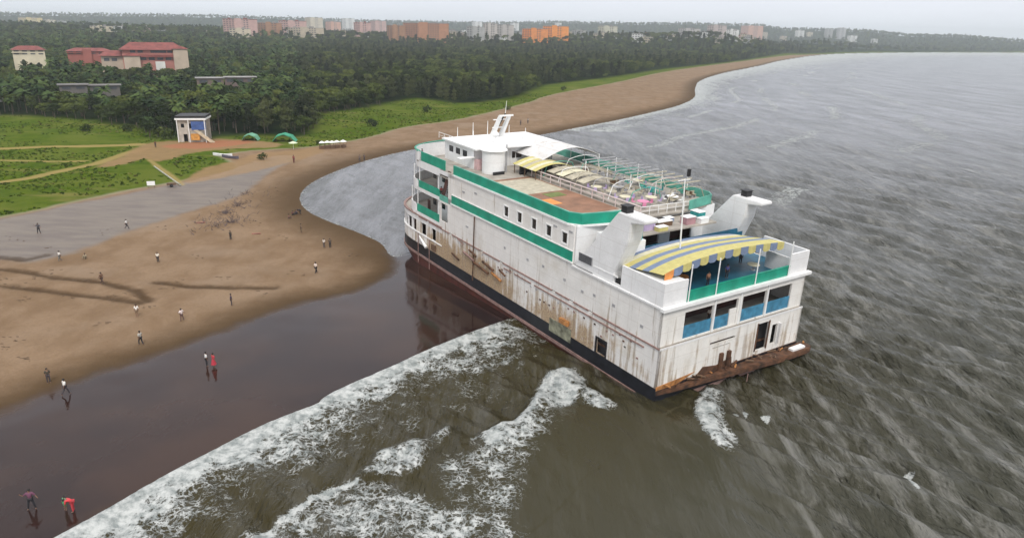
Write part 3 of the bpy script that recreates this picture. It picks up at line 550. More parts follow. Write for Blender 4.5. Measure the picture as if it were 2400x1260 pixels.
railing((10.4, 15.2, 14.05), (B-5.2, 14.6, 14.05), 1.1, 6, M_wht, ship, 'aft_railing')
MB().box((10.6, 15.4, 14.055), (B-.4, 42, 14.35)).build('raised_deck', M_deckg, ship)
for u_ in (20, 25, 30, 35): 
    for x_ in (17.5, 23.6): MB().tube((x_, u_, 14.3), (x_, u_, 16.6), .08).build('pergola_post', M_wht, ship)
for u_ in np.arange(18, 37, 1.6): MB().box((17.3, u_, 16.55), (23.9, u_+.16, 16.67)).build('pergola_beam', M_steel if int(u_*2)%3 else M_tan, ship)
rq = random.Random(21)
for i in range(13):      # bare hoops and longitudinal pipes of the stripped awning frame
    u_ = 16.8+i*1.85; mb = MB(); x0, x1 = (11.2, 17.4) if i % 2 else (16.4, 23.8); h = rq.uniform(1.9, 2.7); tilt = rq.uniform(-.5, .5); pr_ = None
    for j in range(9):
        t_ = j/8; q_ = (x0+(x1-x0)*t_, u_+tilt*math.sin(PI*t_), 14.35+(1.5+(h-1.5)*math.sin(PI*t_) if 0 < j < 8 else 0))
        if pr_: mb.tube(pr_, q_, .055, n=4)
        pr_ = q_
    mb.build('awning_hoop', rq.choice([M_wht, M_steel, M_tan, M_green_in, M_rail]), ship)
for x_, z_ in ((12.6, 16.2), (14.2, 16.9), (17.0, 16.1), (19.2, 16.8), (21.6, 16.7), (23.2, 16.0)): MB().tube((x_, 16.6+rq.random()*2, z_), (x_+rq.uniform(-.3, .3), 37-rq.random()*6, z_+rq.uniform(-.3, .3)), .05, n=4).build('awning_pipe', rq.choice([M_wht, M_steel, M_tan]), ship)
# wheelhouse block, roof, turret, mast
mb = MB(); wall(mb, 1, 46.9, 47.1, (5, 20), (14.05, 17.2), [(9, 10.2, 14.2, 16.3), (12, 14, 15.2, 16.3)]); wall(mb, 0, 4.9, 5.1, (46.9, 56), (14.05, 17.2), [(49, 50.4, 15.5, 16.5), (51.2, 52.6, 15.5, 16.5), (53.4, 54.8, 15.5, 16.5)]); wall(mb, 0, 19.9, 20.1, (46.9, 56), (14.05, 17.2), []); wall(mb, 1, 56, 56.2, (4.9, 20.1), (14.05, 17.2), [(6, 19, 15.4, 16.6)])
mb.build('wheelhouse_wall', M_white2, ship)
MB().box((5.2, 47.2, 14.1), (19.8, 55.9, 14.2)).build('wheelhouse_floor', M_brown, ship)
for u_ in (49, 51.2, 53.4): MB().box((4.95, u_, 15.5), (5.0, u_+1.4, 16.5)).build('wheelhouse_window', M_glass, ship)
MB().box((4.4, 45.6, 17.2), (21, 56.4, 17.42)).build('wheelhouse_roof', M_wht, ship)
MB().box((2.2, 46.5, 15.9), (4.9, 47.6, 16.0)).build('bridge_wing', M_wht, ship)
MB().box((5.0, 45.9, 14.1), (8.4, 46.9, 15.6)).build('pink_locker', mat('faded_pink', (.62, .42, .42), .6, .15), ship)
mb = MB(); mb.tube((6.6, 43.9, 14.05), (6.6, 43.9, 17.55), 1.75, n=28); mb.build('turret', M_white2, ship, smooth=False)
MB().tube((6.6, 43.9, 17.55), (6.6, 43.9, 17.75), 2.15, 2.0, n=28).build('turret_roof', M_wht, ship)
MB().tube((8.5, 43.2, 14.05), (8.5, 43.2, 18.3), .14, n=8).build('turret_pipe', M_steel, ship)
MB().box((5.4, 41.9, 14.05), (7.4, 42.1, 14.5)).build('turret_step', M_dark, ship)
mb = MB(); mb.extr([(53.6, 17.4), (54.6, 17.4), (51.9, 21.2), (51.4, 21.2)], 0, 12.4, 12.9); mb.extr([(53.6, 17.4), (54.6, 17.4), (51.9, 21.2), (51.4, 21.2)], 0, 14.1, 14.6); ms = mb.build('radar_mast', M_wht, ship)
MB().tube((13.5, 55.2, 17.4), (13.5, 51.5, 21.6), .22, .12).build('mast_leg', M_dark, ms)
for w_, hw in ((19.0, 1.3), (20.4, 1.6)): MB().box((13.5-hw, 52.0+(21.2-w_)*.5, w_), (13.5+hw, 52.3+(21.2-w_)*.5, w_+.14)).build('mast_yard', M_wht, ms)
MB().tube((13.5, 51.6, 21.2), (13.6, 51.4, 23.6), .06, .03).build('mast_top', M_wht, ms); MB().box((12.2, 51.2, 21.15), (14.9, 51.45, 21.4)).build('radar_scanner', M_wht, ms)
for x_, u_, h in ((6.0, 54, 2.0), (7.8, 52, 1.6), (9.5, 55, 2.4), (10.8, 50, 1.2), (16, 54, 1.8), (18, 52, 1.5), (11.4, 53.5, 2.8)):
    MB().tube((x_, u_, 17.4), (x_, u_, 17.4+h), .07, .04).build('antenna', M_wht, ship)
mb = MB()
for s in range(8):
    t0, t1 = s/8*PI*.5, (s+1)/8*PI*.5; mb.tube((10.8, 50, 18.5+.55*math.sin(t0)), (10.8, 50, 18.5+.55*math.sin(t1)), .55*math.cos(t0), .55*math.cos(t1)+.01, n=12)
mb.build('satellite_dome', M_wht, ship)
for x_, u_ in ((7, 49), (16, 49.5), (9, 47.5)): MB().box((x_, u_, 17.42), (x_+1.2, u_+1.2, 18.0)).build('roof_box', M_wht, ship)
railing((4, 46, 17.42), (4, 56.6, 17.42), .9, 6, M_wht, ship, 'roof_railing', .04)
# white barrel canopy aft of the wheelhouse, starboard half
def barrel(x0, x1, u0_, u1_, w0, rise, m, name, th=.06, n=14, droop=0):
    mb = MB(); top = []
    for i in range(n+1):
        t = i/n; top.append((x0+(x1-x0)*t, w0+rise*math.sin(PI*t)-droop*t))
    P = top+[(x, w-th) for x, w in reversed(top)]
    V = [(x, u0_, w) for x, w in P]+[(x, u1_, w) for x, w in P]; k = len(P); F = [(i, (i+1)%k, (i+1)%k+k, i+k) for i in range(k)]
    for i in range(n): F += [(i, i+1, k-2-i, k-1-i), (i+k, k-1-i+k, k-2-i+k, i+1+k)]
    return mb.add(V, F).build(name, m, ship, smooth=False)
barrel(12.6, B-.2, 39.5, 47.3, 16.2, 1.6, paint('weathered_canvas', (.66, .65, .64), 1.0, .8), 'white_barrel_canopy')
for u_ in (39.6, 43.3, 46.9):
    for x_ in (12.7, B-.3): MB().tube((x_, u_, 14), (x_, u_, 16.3), .08).build('canopy_post', M_wht, ship)
# striped yellow tents on the top deck
for k, (u_, m) in enumerate([(41.6, M_yel), (40.7, M_cream), (39.9, M_yel), (39.0, M_tan), (38.2, M_yel), (37.3, M_cream), (36.4, M_yel)]):
    barrel(9.2, 16.5, u_, u_+.84, 15.5, .8, m, 'yellow_tent_panel')
for x_ in (9.4, 16.3):
    for u_ in (36.6, 39.4, 42.2): MB().tube((x_, u_, 14.05), (x_, u_, 15.55), .07).build('tent_post', M_brown, ship)
for u_, m in ((34.6, M_tan), (32.4, M_cream), (30.2, M_tan), (27.6, M_tan)): barrel(11.2, 16.8, u_, u_+1.7, 15.4, .45, m, 'tan_tent_panel')
MB().box((9.4, 40.6, 14.1), (15.5, 40.9, 15.3)).build('bar_counter', M_dark, ship)
# funnels
fp = [(14.9, 9.35), (7.8, 9.35), (7.8, 10.6), (6.1, 14.8), (5.9, 16.9), (3.9, 17.25), (3.9, 17.7), (8.0, 17.7)]
fp2 = [(17.0, 9.35), (9.9, 9.35), (9.9, 10.6), (8.6, 14.0), (8.4, 15.8), (6.3, 16.1), (6.3, 16.5), (10.9, 16.5)]
for x0, x1, nm, fq, dt, du in ((0.04, 2.1, 'port_funnel', fp, 0, .8), (B-2.1, B-.04, 'starboard_funnel', fp2, -1.2, 3.0)):
    mb = MB(); mb.extr(fq, 0, x0, x1); fo = mb.build(nm, M_white2, ship)
    bm = bmesh.new(); bm.from_mesh(fo.data); bmesh.ops.bevel(bm, geom=[e for e in bm.edges if len(e.link_faces) == 2], offset=.10, segments=2, affect='EDGES'); bm.to_mesh(fo.data); bm.free()
    xc = x0+.75 if x0 < 5 else x1-1.0; mb = MB(); mb.box((xc-.5, 6.2+du, 17.68+dt), (xc+.5, 7.1+du, 18.4+dt)); mb.build('exhaust', M_dark, fo)
    MB().box((xc-.6, 6.1+du, 18.4+dt), (xc+.6, 7.2+du, 18.5+dt)).build('exhaust_cap', M_dark, fo)
g0 = MB().box((-.05, 11.6, 10.25), (.06, 14.1, 11.25)).build('louvre_frame', M_steel, ship)
for i in range(8): MB().box((-.09, 11.7, 10.3+i*.12), (-.045, 14.0, 10.35+i*.12)).build('louvre', M_dark, g0)
MB().box((2.6, 9.2, 13.4), (5.2, 11.2, 14.9)).build('teal_locker', M_teal, ship); MB().box((2.6, 9.2, 14.9), (5.2, 11.2, 15.0)).build('locker_lid', M_wht, ship)
MB().box((2.4, 9.0, 9.3), (5.6, 14, 13.4)).build('aft_deckhouse', M_white2, ship)
MB().box((5.6, 10.5, 13.2), (B-5, 15.1, 13.4)).build('aft_house_roof', M_deckg, ship)
# aft deck, stern blocks
MB().box((.3, 0.1, 9.12), (B-.3, 15.1, 9.28)).build('aft_deck', M_navy, ship)
MB().box((-.18, -.45, 8.95), (B+.45, .12, 9.3)).build('stern_ledge', M_wht, ship); MB().box((-.14, .12, 9.1), (.02, 15.2, 9.3)).build('side_ledge', M_white2, ship)
for nm, x0, x1, L in (('port_stern_block', 0.02, 3.5, 6.6), ('starboard_stern_block', 20.9, B-.02, 6.6)):
    mb = MB(); mb.box((x0, .02, 9.3), (x1, .25, 11.95)); xo = (x0, x0+.25) if x0 < 5 else (x1-.25, x1); xi = (x1-.2, x1) if x0 < 5 else (x0, x0+.2)
    mb.box((xo[0], .25, 9.3), (xo[1], L, 11.95)); mb.box((xi[0], .25, 9.3), (xi[1], 3.6, 11.4)); mb.build(nm, M_white2, ship)
mb = MB(); mb.add([(.25, .25, 11.8), (3.3, .25, 11.8), (3.3, 6.4, 11.5), (.25, 6.4, 11.5), (.25, .25, 11.9), (3.3, .25, 11.9), (3.3, 6.4, 11.6), (.25, 6.4, 11.6)], [(0,3,2,1),(4,5,6,7),(0,1,5,4),(1,2,6,5),(2,3,7,6),(3,0,4,7)]); mb.build('stern_block_roof', M_white2, ship)
MB().box((3.5, .05, 9.3), (20.9, .2, 10.45)).build('stern_bulwark', M_green, ship); MB().box((3.5, 0, 10.45), (20.9, .26, 10.53)).build('stern_bulwark_cap', M_green, ship)
for x_ in (3.7, 8.0, 14.6, 20.6): MB().tube((x_, -.06, 9.3), (x_, -.06, 13.6), .07, n=6).build('canopy_post', M_wht, ship)
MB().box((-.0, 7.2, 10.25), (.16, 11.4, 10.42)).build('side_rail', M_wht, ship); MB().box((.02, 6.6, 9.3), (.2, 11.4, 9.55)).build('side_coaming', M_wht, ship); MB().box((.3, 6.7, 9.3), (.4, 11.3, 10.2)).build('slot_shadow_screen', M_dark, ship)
# arched striped canopy over the stern
CX = [.8, 2.5, 4.5, 7, 10, 13, 16, 18.5, 20.6]; CW = [12.5, 12.95, 13.3, 13.55, 13.7, 13.7, 13.55, 13.4, 13.2]
def cw(x, u_): return np.interp(x, CX, CW)-.16*max(0, u_-1.5)
us_ = [1.2, 2.3, 3.3, 4.3, 5.3, 6.3, 7.3, 8.3, 9.3]; cols = [M_yel, M_yel, M_bcan, M_yel, M_bcan, M_yel, M_cream, M_bcan]
for k in range(8):
    xs = np.linspace(.8, 20.6, 16); mb = MB(); V = []
    for x in xs: V += [(x, us_[k], cw(x, us_[k])), (x, us_[k+1], cw(x, us_[k+1])), (x, us_[k+1], cw(x, us_[k+1])-.05), (x, us_[k], cw(x, us_[k])-.05)]
    F = []
    for i in range(15):
        a = 4*i; F += [(a+j, a+4+j, a+4+(j+1)%4, a+(j+1)%4) for j in range(4)]
    F += [(0,1,2,3), (63,62,61,60)]; mb.add(V, F).build('canopy_stripe', cols[k], ship)
xs = np.linspace(1.0, 20.6, 16)
for i in range(15):
    a, b_ = xs[i]+.02, xs[i+1]-.02; h = .95; V = []; P = [(a, cw(a, 1.2)), (b_, cw(b_, 1.2)), (b_, cw(b_, 1.2)-h*.8), ((a+b_)/2+.3, cw((a+b_)/2, 1.2)-h), ((a+b_)/2-.3, cw((a+b_)/2, 1.2)-h), (a, cw(a, 1.2)-h*.8)]
    mb = MB(); mb.extr(P, 1, 1.14, 1.19); mb.build('canopy_scallop', (M_bcan if i % 2 else M_yel) if i != 0 else M_orange, ship)
MB().box((1, 9.4, 9.3), (B-1, 9.5, 12.4)).build('bar_back_wall', M_navy, ship)
for x_ in (9.5, 12.5, 17): MB().box((x_, 7.6, 9.3), (x_+1.6, 8.6, 10.5)).build('bar_cabinet', M_dark, ship)
sp = MB().tube((8.4, 6, 9.3), (7.6, 6, 21.0), .11, .07, n=8).build('signal_mast', M_wht, ship)
MB().tube((6.5, 6, 20.9), (8.4, 6, 20.9), .06).build('yard', M_wht, sp); MB().box((7.9, 5.8, 21.3), (8.2, 6.1, 22.1)).build('mast_lamp', M_dark, sp); MB().tube((7.7, 6, 20.9), (8.05, 6, 21.3), .05).build('lamp_bracket', M_steel, sp)
# stern wall, tier one with the open gallery
mb = MB(); wall(mb, 1, 0, .25, (0.02, B-.02), (4.75, 8.95), [(3.6, 8.1, 4.95, 8.1), (8.4, 12.2, 4.95, 8.1), (13.0, 17.2, 4.95, 8.1), (17.5, 21.9, 4.95, 8.1)]); mb.build('upper_stern_wall', M_stern, ship)
MB().box((.3, 4.2, 4.75), (B-.3, 4.35, 9.1)).build('gallery_back_wall', M_maroon, ship)
for a, c_ in ((3.65, 8.05), (8.45, 10.9), (13.05, 17.15), (17.55, 21.85)): MB().box((a, .08, 4.96), (c_, .16, 6.45)).build('blue_gallery_panel', M_blue, ship)
MB().box((11.0, .05, 4.96), (12.15, .2, 6.9)).build('cream_gallery_panel', M_stern, ship)
for x_ in (8.25, 12.6, 17.35): MB().box((x_-.12, -.1, 4.8), (x_+.12, .0, 8.95)).build('gallery_post', M_wht, ship)
# lower stern wall
mb = MB(); wall(mb, 1, -.35, -.1, (0, B), (-.02, 4.6), [(16.2, 18.2, .55, 4.1), (18.9, 19.9, .8, 3.4), (7.9, 12.2, 3.25, 3.6), (8.4, 11.4, 2.7, 2.85)]); mb.build('lower_stern_wall', M_stern, ship)
MB().box((16.0, .8, 0), (20.5, .9, 4.4)).build('stern_door_recess', M_dark, ship); MB().box((8, .2, 2), (12.5, .3, 4)).build('slot_backing', M_rust, ship)
for x_ in (16.1, 18.2): MB().box((x_-.1, -.42, .5), (x_+.1, -.34, 4.2)).build('door_jamb', M_rust, ship)
MB().box((20.0, -.7, .8), (20.2, -.35, 3.5)).build('open_stern_door', M_white2, ship)
MB().box((0, -.4, 4.55), (B, -.3, 4.75)).build('stern_step', M_white2, ship)
MB().box((.2, -.4, -.05), (B-.2, .3, 0.0)).build('stern_sill', M_rust, ship)
# rusty stern fender platform
mb = MB(); mb.prism([(0, -.36), (3, -.75), (8, -1.15), (14, -1.7), (20, -2.2), (24.6, -2.2), (25.5, -1.8), (25.6, -.8), (25.0, -.3), (24.3, -.36)][::-1], -1.0, -.28); pl = mb.build('stern_platform', M_rust, ship)
bm = bmesh.new(); bm.from_mesh(pl.data); bmesh.ops.bevel(bm, geom=list(bm.edges), offset=.1, segments=2, affect='EDGES'); bm.to_mesh(pl.data); bm.free()
MB().extr([(0.0, -.28), (3.2, -.28), (6.0, .55), (3.0, .35), (0.0, .18)], 1, -.40, -.352).build('orange_rust_patch', M_rust2, ship)
MB().extr([(6.0, -.25), (12.2, -.25), (12.0, .9), (9.5, .45), (7.2, .8)], 1, -.41, -.353).build('rust_patch', M_rust, ship)
rngp = random.Random(3)
for i in range(26):
    x_ = rngp.uniform(.8, 25.2); y_ = -.45-(.3+.07*x_)*rngp.random(); a = rngp.uniform(0, PI); L = rngp.uniform(.5, 1.7); MB().tube((x_, y_, -.22+rngp.uniform(0, .15)), (x_+L*math.cos(a), max(-2.2, min(-.42, y_+L*.35*math.sin(a))), -.15+rngp.uniform(0, .5)), rngp.uniform(.06, .14), n=5).build('rusty_bar', rngp.choice([M_rust, M_rust2, M_brown]), pl)
for x_ in (10.0, 11.3): MB().tube((x_, -.55, -.25), (x_, -.5, 1.9), .28, n=8).build('rusty_bollard', M_rust, ship)
MB().box((21.8, -1.8, -.28), (24.2, -1.1, -.02)).build('white_fender', M_wht, ship)
for x_ in (13.5, 24.2): MB().tube((x_, -1.9, -1), (x_, -1.9, -4.2), .06, n=5).build('hanging_rope', M_strip, ship)
# scaffold poles, rusted brackets and streaked plates on the port side
MB().tube((-.25, 38, -.5), (-.15, 38, 9.3), .09, n=6).build('side_pole', M_rust, ship)
for u_, w_, L in ((41, 2.9, 3.2), (38.2, 2.2, 4.4), (35.5, 3.1, 3.0), (42.8, 4.4, 1.8), (39.4, 3.7, 2.2), (33, 2.2, 2.6), (44.5, 1.6, 2.2), (31, 3.3, 1.6)): MB().tube((-.16, u_, w_+.2), (-.22, u_-L, w_-.2), rngp.uniform(.08, .2), n=5).build('rusted_bracket', rngp.choice([M_rust, M_rust2, M_strip]), ship)
MB().box((-.35, 15.0, 1.2), (.1, 16.7, 1.85)).build('rusted_hatch', M_rust2, ship)
MB().box((-.05, 14.5, -.9), (.02, 19, .9)).build('weed_streaked_plate', mat('weed_plate', (.20, .20, .14), .8, .6, 1.2), ship)
mb = MB(); wall(mb, 0, -.10, .1, (7.85, 9.9), (-.03, 2.1), door); mb.build('side_door_frame', M_dark, ship); MB().box((.5, 7.6, -.02), (.6, 10.2, 2.2)).build('side_door_recess', M_dark, ship)
for i in range(34):
    u_ = 3+i*1.02+rngp.uniform(-.2, .2); w_ = 3.3+.012*u_+rngp.choice([0, 0, -1.05, .5])
    MB().box((-.06, u_-.14, w_-.09), (.01, u_+.14, w_+.09)).build('hull_bracket', rngp.choice([M_strip, M_rust, M_steel]), ship)
for u_ in (52.2, 56.2, 60.0): MB().tube((-.12 if u_ < 59 else 1.2, u_, 1.8), (-.12 if u_ < 59 else .9, u_, -3.4), .08, n=5).build('anchor_chain', M_strip, ship)
MB().tube((-.3, 52.9, .2), (-.3, 55.4, 1.5), .28, .12, n=7).build('anchor', M_wht, ship); MB().box((-.2, 50.0, .3), (0, 51.4, 1.3)).build('mooring_chock', M_brown, ship)

# loose furniture and awnings on the decks (things that merely stand on the ship)
def on_ship(name, label, cat, x, u_, w_, rz=0, group=None):
    return empty(name, label, cat, SM @ Matrix.Translation((x, u_, w_)) @ Matrix.Rotation(rz, 4, 'Z'), group=group)
def table(x, u_, w_, m, label, group='round tables on the ship decks', r=.7):
    t = on_ship('table', label, 'table', x, u_, w_, 0, group); MB().tube((0,0,.7), (0,0,.76), r, n=14).build('tabletop', m, t); MB().tube((0,0,.03), (0,0,.7), .06).build('leg', M_steel, t); MB().tube((0,0,0), (0,0,.04), .3, n=10).build('foot', M_steel, t); return t
chair_parts = None
def chair(x, u_, w_, rz, m, label, group):
    t = on_ship('chair', label, 'chair', x, u_, w_, rz, group); MB().box((-.23,-.23,.42), (.23,.23,.48)).build('seat', m, t); MB().box((-.23,.19,.48), (.23,.24,.92)).build('backrest', m, t)
    for sx_ in (-.2, .2):
        for sy in (-.2, .2): MB().box((sx_-.02, sy-.02, 0), (sx_+.02, sy+.02, .42)).build('leg', M_steel, t)
    return t
tabs = [(12.6, 20.5, M_cream, 'cream'), (12.8, 23.6, M_tan, 'tan'), (13.0, 17.6, M_pink, 'pink'), (15.6, 18.8, M_cream, 'cream'), (15.2, 22, M_tan, 'tan'), (18.6, 17.8, M_wht, 'white'), (12.6, 26.5, M_cream, 'cream'), (15.4, 25.2, M_steel, 'grey'), (19.5, 22.5, M_teal, 'teal'), (20.8, 27, M_cream, 'cream')]
for i, (x, u_, m, c) in enumerate(tabs):
    table(x, u_, 14.35, m, 'round %s table among chairs on the raised starboard top deck' % c, 'round %s tables on the top deck' % c, .8)
    for k in range(3):
        a = 2*PI*k/3+i; chair(x+1.25*math.cos(a), u_+1.25*math.sin(a), 14.35, a-PI/2, m if m is not M_cream else M_lilac, '%s chair beside a round table on the starboard top deck' % ('lilac' if m is M_cream else c), '%s chairs on the top deck' % ('lilac' if m is M_cream else c))
for x, u_, m, c in ((2.4, 7.9, M_lilac, 'lilac'), (5.0, 3.2, M_wht, 'white'), (7.6, 4.6, M_orange, 'orange'), (18.5, 3.4, M_cream, 'cream')):
    table(x, u_, 9.28, m, 'round %s table on the blue aft deck near the stern canopy' % c, None, .75)
for x, u_, sx_, sy, h, m, nm, lab in ((15.2, 11.6, 1.6, 1.1, .9, mat('dull_rose', (.36, .20, .22), .7, .2), 'crate', 'dull rose crate on the low roof between the two funnels'), (11.6, 12.4, 2.4, 1.0, .6, M_brown, 'crate', 'brown crate lying on the low roof near the signal mast'), (18, 12.6, 1.2, 1.5, 1.0, M_teal, 'crate', 'teal crate beside the starboard funnel'), (8.6, 12.0, 1.8, .9, .8, M_lilac, 'crate', 'lilac crate behind the port funnel'), (13.6, 13.4, 1.2, .8, .5, M_bcan, 'crate', 'blue crate on the low roof behind the stern canopy'), (9.9, 10.9, 1.5, .8, .5, M_yel, 'crate', 'yellow crate just ahead of the signal mast'), (17.2, 11, 1.4, .8, .6, M_wht, 'crate', 'white crate on the low roof nearest the starboard side')):
    t = on_ship(nm, lab, 'crate', x, u_, 13.4); MB().box((-sx_/2, -sy/2, 0), (sx_/2, sy/2, h)).build('box', m, t); MB().box((-sx_/2-.04, -sy/2-.04, h), (sx_/2+.04, sy/2+.04, h+.07)).build('lid', M_wht, t)
rr = random.Random(9)
BP = sorted([(rr.uniform(17, 23.3), rr.uniform(17, 38)) for i in range(26)], key=lambda q: (q[0] > 20, q[1]))
ORD = ['first', 'second', 'third', 'fourth', 'fifth', 'sixth', 'seventh', 'eighth', 'ninth', 'tenth', 'eleventh', 'twelfth', 'thirteenth', 'fourteenth', 'fifteenth', 'sixteenth', 'seventeenth', 'eighteenth']
BL = []
for x, u_ in BP: k = sum(1 for b in BL if ('outer' in b) == (x > 20)); BL.append('%s from the funnel end, %s row' % (ORD[k], 'outer' if x > 20 else 'inner'))
for i in range(26):
    x, u_ = BP[i]; m, c = rr.choice([(M_tan, 'tan'), (M_green_in, 'green'), (M_tan, 'tan'), (M_steel, 'grey'), (M_steel, 'grey'), (M_brown, 'brown')])
    t = on_ship('bench', '%s bench on the starboard top deck, %s' % (c, BL[i]), 'bench', x, u_, 14.35, rr.choice([0, PI/2, .3]), '%s benches on the top deck' % c)
    MB().box((-.8, -.22, .4), (.8, .22, .47)).build('seat', m, t); MB().box((-.8, .2, .47), (.8, .26, .9)).build('backrest', m, t)
    for s in (-.7, .7): MB().box((s-.04, -.2, 0), (s+.04, .2, .4)).build('leg', M_steel, t)

# ------------------------------------------------------------------ trees
def leaf_mat(name, c1, c2, scale=.35):
    m, T, b = newmat(name); co = T.coord(); oi = T.n.new('ShaderNodeObjectInfo'); n1 = T.noise(co, scale, 3, .6); n2 = T.noise(co, 2.2, 2)
    c = T.mix(T.ss(T.m('ADD', T.m('MULTIPLY', n1, .8), T.m('MULTIPLY', oi.outputs['Random'], .5)), .35, .95), c1, c2)
    c = T.mix(T.ss(n2, .35, .7, 0, .45), c, tuple(x*1.7 for x in c2)); hv = T.n.new('ShaderNodeHueSaturation'); T.l.new(c, hv.inputs['Color']); T.l.new(T.ss(oi.outputs['Random'], 0, 1, .5, 1.9, 'LINEAR'), hv.inputs['Value']); T.l.new(T.ss(oi.outputs['Random'], 0, 1, .51, .475, 'LINEAR'), hv.inputs['Hue'])
    T.l.new(hv.outputs[0], b.inputs['Base Color']); b.inputs['Roughness'].default_value = .75; b.inputs['Specular IOR Level'].default_value = .1; return m
M_leaf = leaf_mat('broad_leaves', (.012, .024, .006), (.040, .056, .012)); M_cas = leaf_mat('feathery_leaves', (.011, .019, .009), (.030, .038, .014)); M_palm = leaf_mat('palm_leaves', (.010, .026, .007), (.032, .055, .015)); M_bark = mat('bark', (.10, .075, .055), .9, .3, 3)
def quads_mesh(name, C, N, S, m):        # one small leaf-clump quad per centre
    n = len(C); A = np.cross(N, rng.normal(size=(n, 3))); A /= np.linalg.norm(A, axis=1)[:, None]; Bv = np.cross(N, A); S = S[:, None]
    V = np.stack([C-A*S-Bv*S*.6, C+A*S*.8-Bv*S*.7, C+A*S+Bv*S*.6, C-A*S*.7+Bv*S*.8], 1).reshape(-1, 3); me = bpy.data.meshes.new(name); me.from_pydata(V.tolist(), [], np.arange(4*n).reshape(-1, 4).tolist()); me.materials.append(m); return me
def crown_broad(name, n=780, h=9.5):
    cen = []; 
    for k in range(11):
        a = rng.uniform(0, 2*PI); r = rng.uniform(.2, 3.0); z = rng.uniform(4.3, 7.6); cen.append((r*math.cos(a), r*math.sin(a), z, rng.uniform(1.3, 2.3)))
    C, N, S = [], [], []
    for k in range(n):
        c = cen[rng.integers(len(cen))]; d = rng.normal(size=3); d /= np.linalg.norm(d); d[2] = abs(d[2])*.9 if rng.random() < .7 else d[2]; rr_ = c[3]*(.72+.34*rng.random())
        C.append(np.array(c[:3])+d*rr_*np.array((1, 1, .8))); N.append(d+rng.normal(size=3)*.45); S.append(rng.uniform(.22, .46))
    N = np.array(N); N /= np.linalg.norm(N, axis=1)[:, None]; return quads_mesh(name, np.array(C), N, np.array(S), M_leaf)
def crown_cas(name, n=760):
    C, N, S = [], [], []
    for k in range(n):
        z = 2.3+9*rng.random()**.85; R_ = 3.0*(1-(z-2)/10.8)**.45*(.75+.35*math.sin(z*2.1+rng.random())); a = rng.uniform(0, 2*PI); r = R_*(.45+.6*rng.random()); d = np.array((math.cos(a), math.sin(a), .35))
        C.append((r*math.cos(a), r*math.sin(a), z+.25*r)); N.append(d+rng.normal(size=3)*.5); S.append(rng.uniform(.20, .42))
    N = np.array(N); N /= np.linalg.norm(N, axis=1)[:, None]; return quads_mesh(name, np.array(C), N, np.array(S), M_cas)
def crown_palm(name):
    V, F = [], []
    for k in range(20):
        a = 2*PI*k/20+rng.normal()*.15; el = rng.uniform(-.3, 1.15); L = rng.uniform(3.0, 3.9); p = np.array((0, 0, 10.)); 
        d = np.array((math.cos(a)*math.cos(el), math.sin(a)*math.cos(el), math.sin(el))); side = np.array((-math.sin(a), math.cos(a), 0)); pts = []
        for s in range(6):
            w = (.16, .55, .75, .7, .5, .08)[s]; pts.append((p-side*w-np.array((0, 0, w*.5)), p.copy(), p+side*w-np.array((0, 0, w*.5)))); p = p+d*L/5; d = d+np.array((0, 0, -.34)); d /= np.linalg.norm(d)
        b0 = len(V)
        for q in pts: V += [tuple(x) for x in q]
        for s in range(5):
            i = b0+3*s; F += [(i, i+1, i+4, i+3), (i+1, i+2, i+5, i+4)]
    me = bpy.data.meshes.new(name); me.from_pydata(V, [], F); me.materials.append(M_palm); return me
def trunk_mesh(name, h, r, limbs=4, lean=.3):
    mb = MB(); mb.tube((0, 0, -1), (lean*.4, 0, h*.5), r, r*.75, 7); mb.tube((lean*.4, 0, h*.5), (lean, lean*.4, h), r*.75, r*.4, 7)
    for k in range(limbs):
        a = 2*PI*k/limbs+.4; z = h*rng.uniform(.45, .85); mb.tube((lean*z/h, 0, z), (1.9*math.cos(a), 1.9*math.sin(a), z+1.9), r*.42, r*.15, 5)
    me = bpy.data.meshes.new(name); me.from_pydata(mb.v, [], mb.f); me.materials.append(M_bark); return me
kinds = {'broad': [(crown_broad('crown'), trunk_mesh('trunk', 6, .24)) for _ in range(4)], 'cas': [(crown_cas('crown'), trunk_mesh('trunk', 12, .2, 3)) for _ in range(3)], 'palm': [(crown_palm('crown'), trunk_mesh('trunk', 10, .16, 0, .6)) for _ in range(2)]}
LAB = {'broad': ('broadleaf_tree', 'dark green broadleaf tree in the front belt of the woodland'), 'cas': ('casuarina_tree', 'tall feathery casuarina at the seaward woodland edge'), 'palm': ('coconut_palm', 'coconut palm with drooping fronds among the trees')}
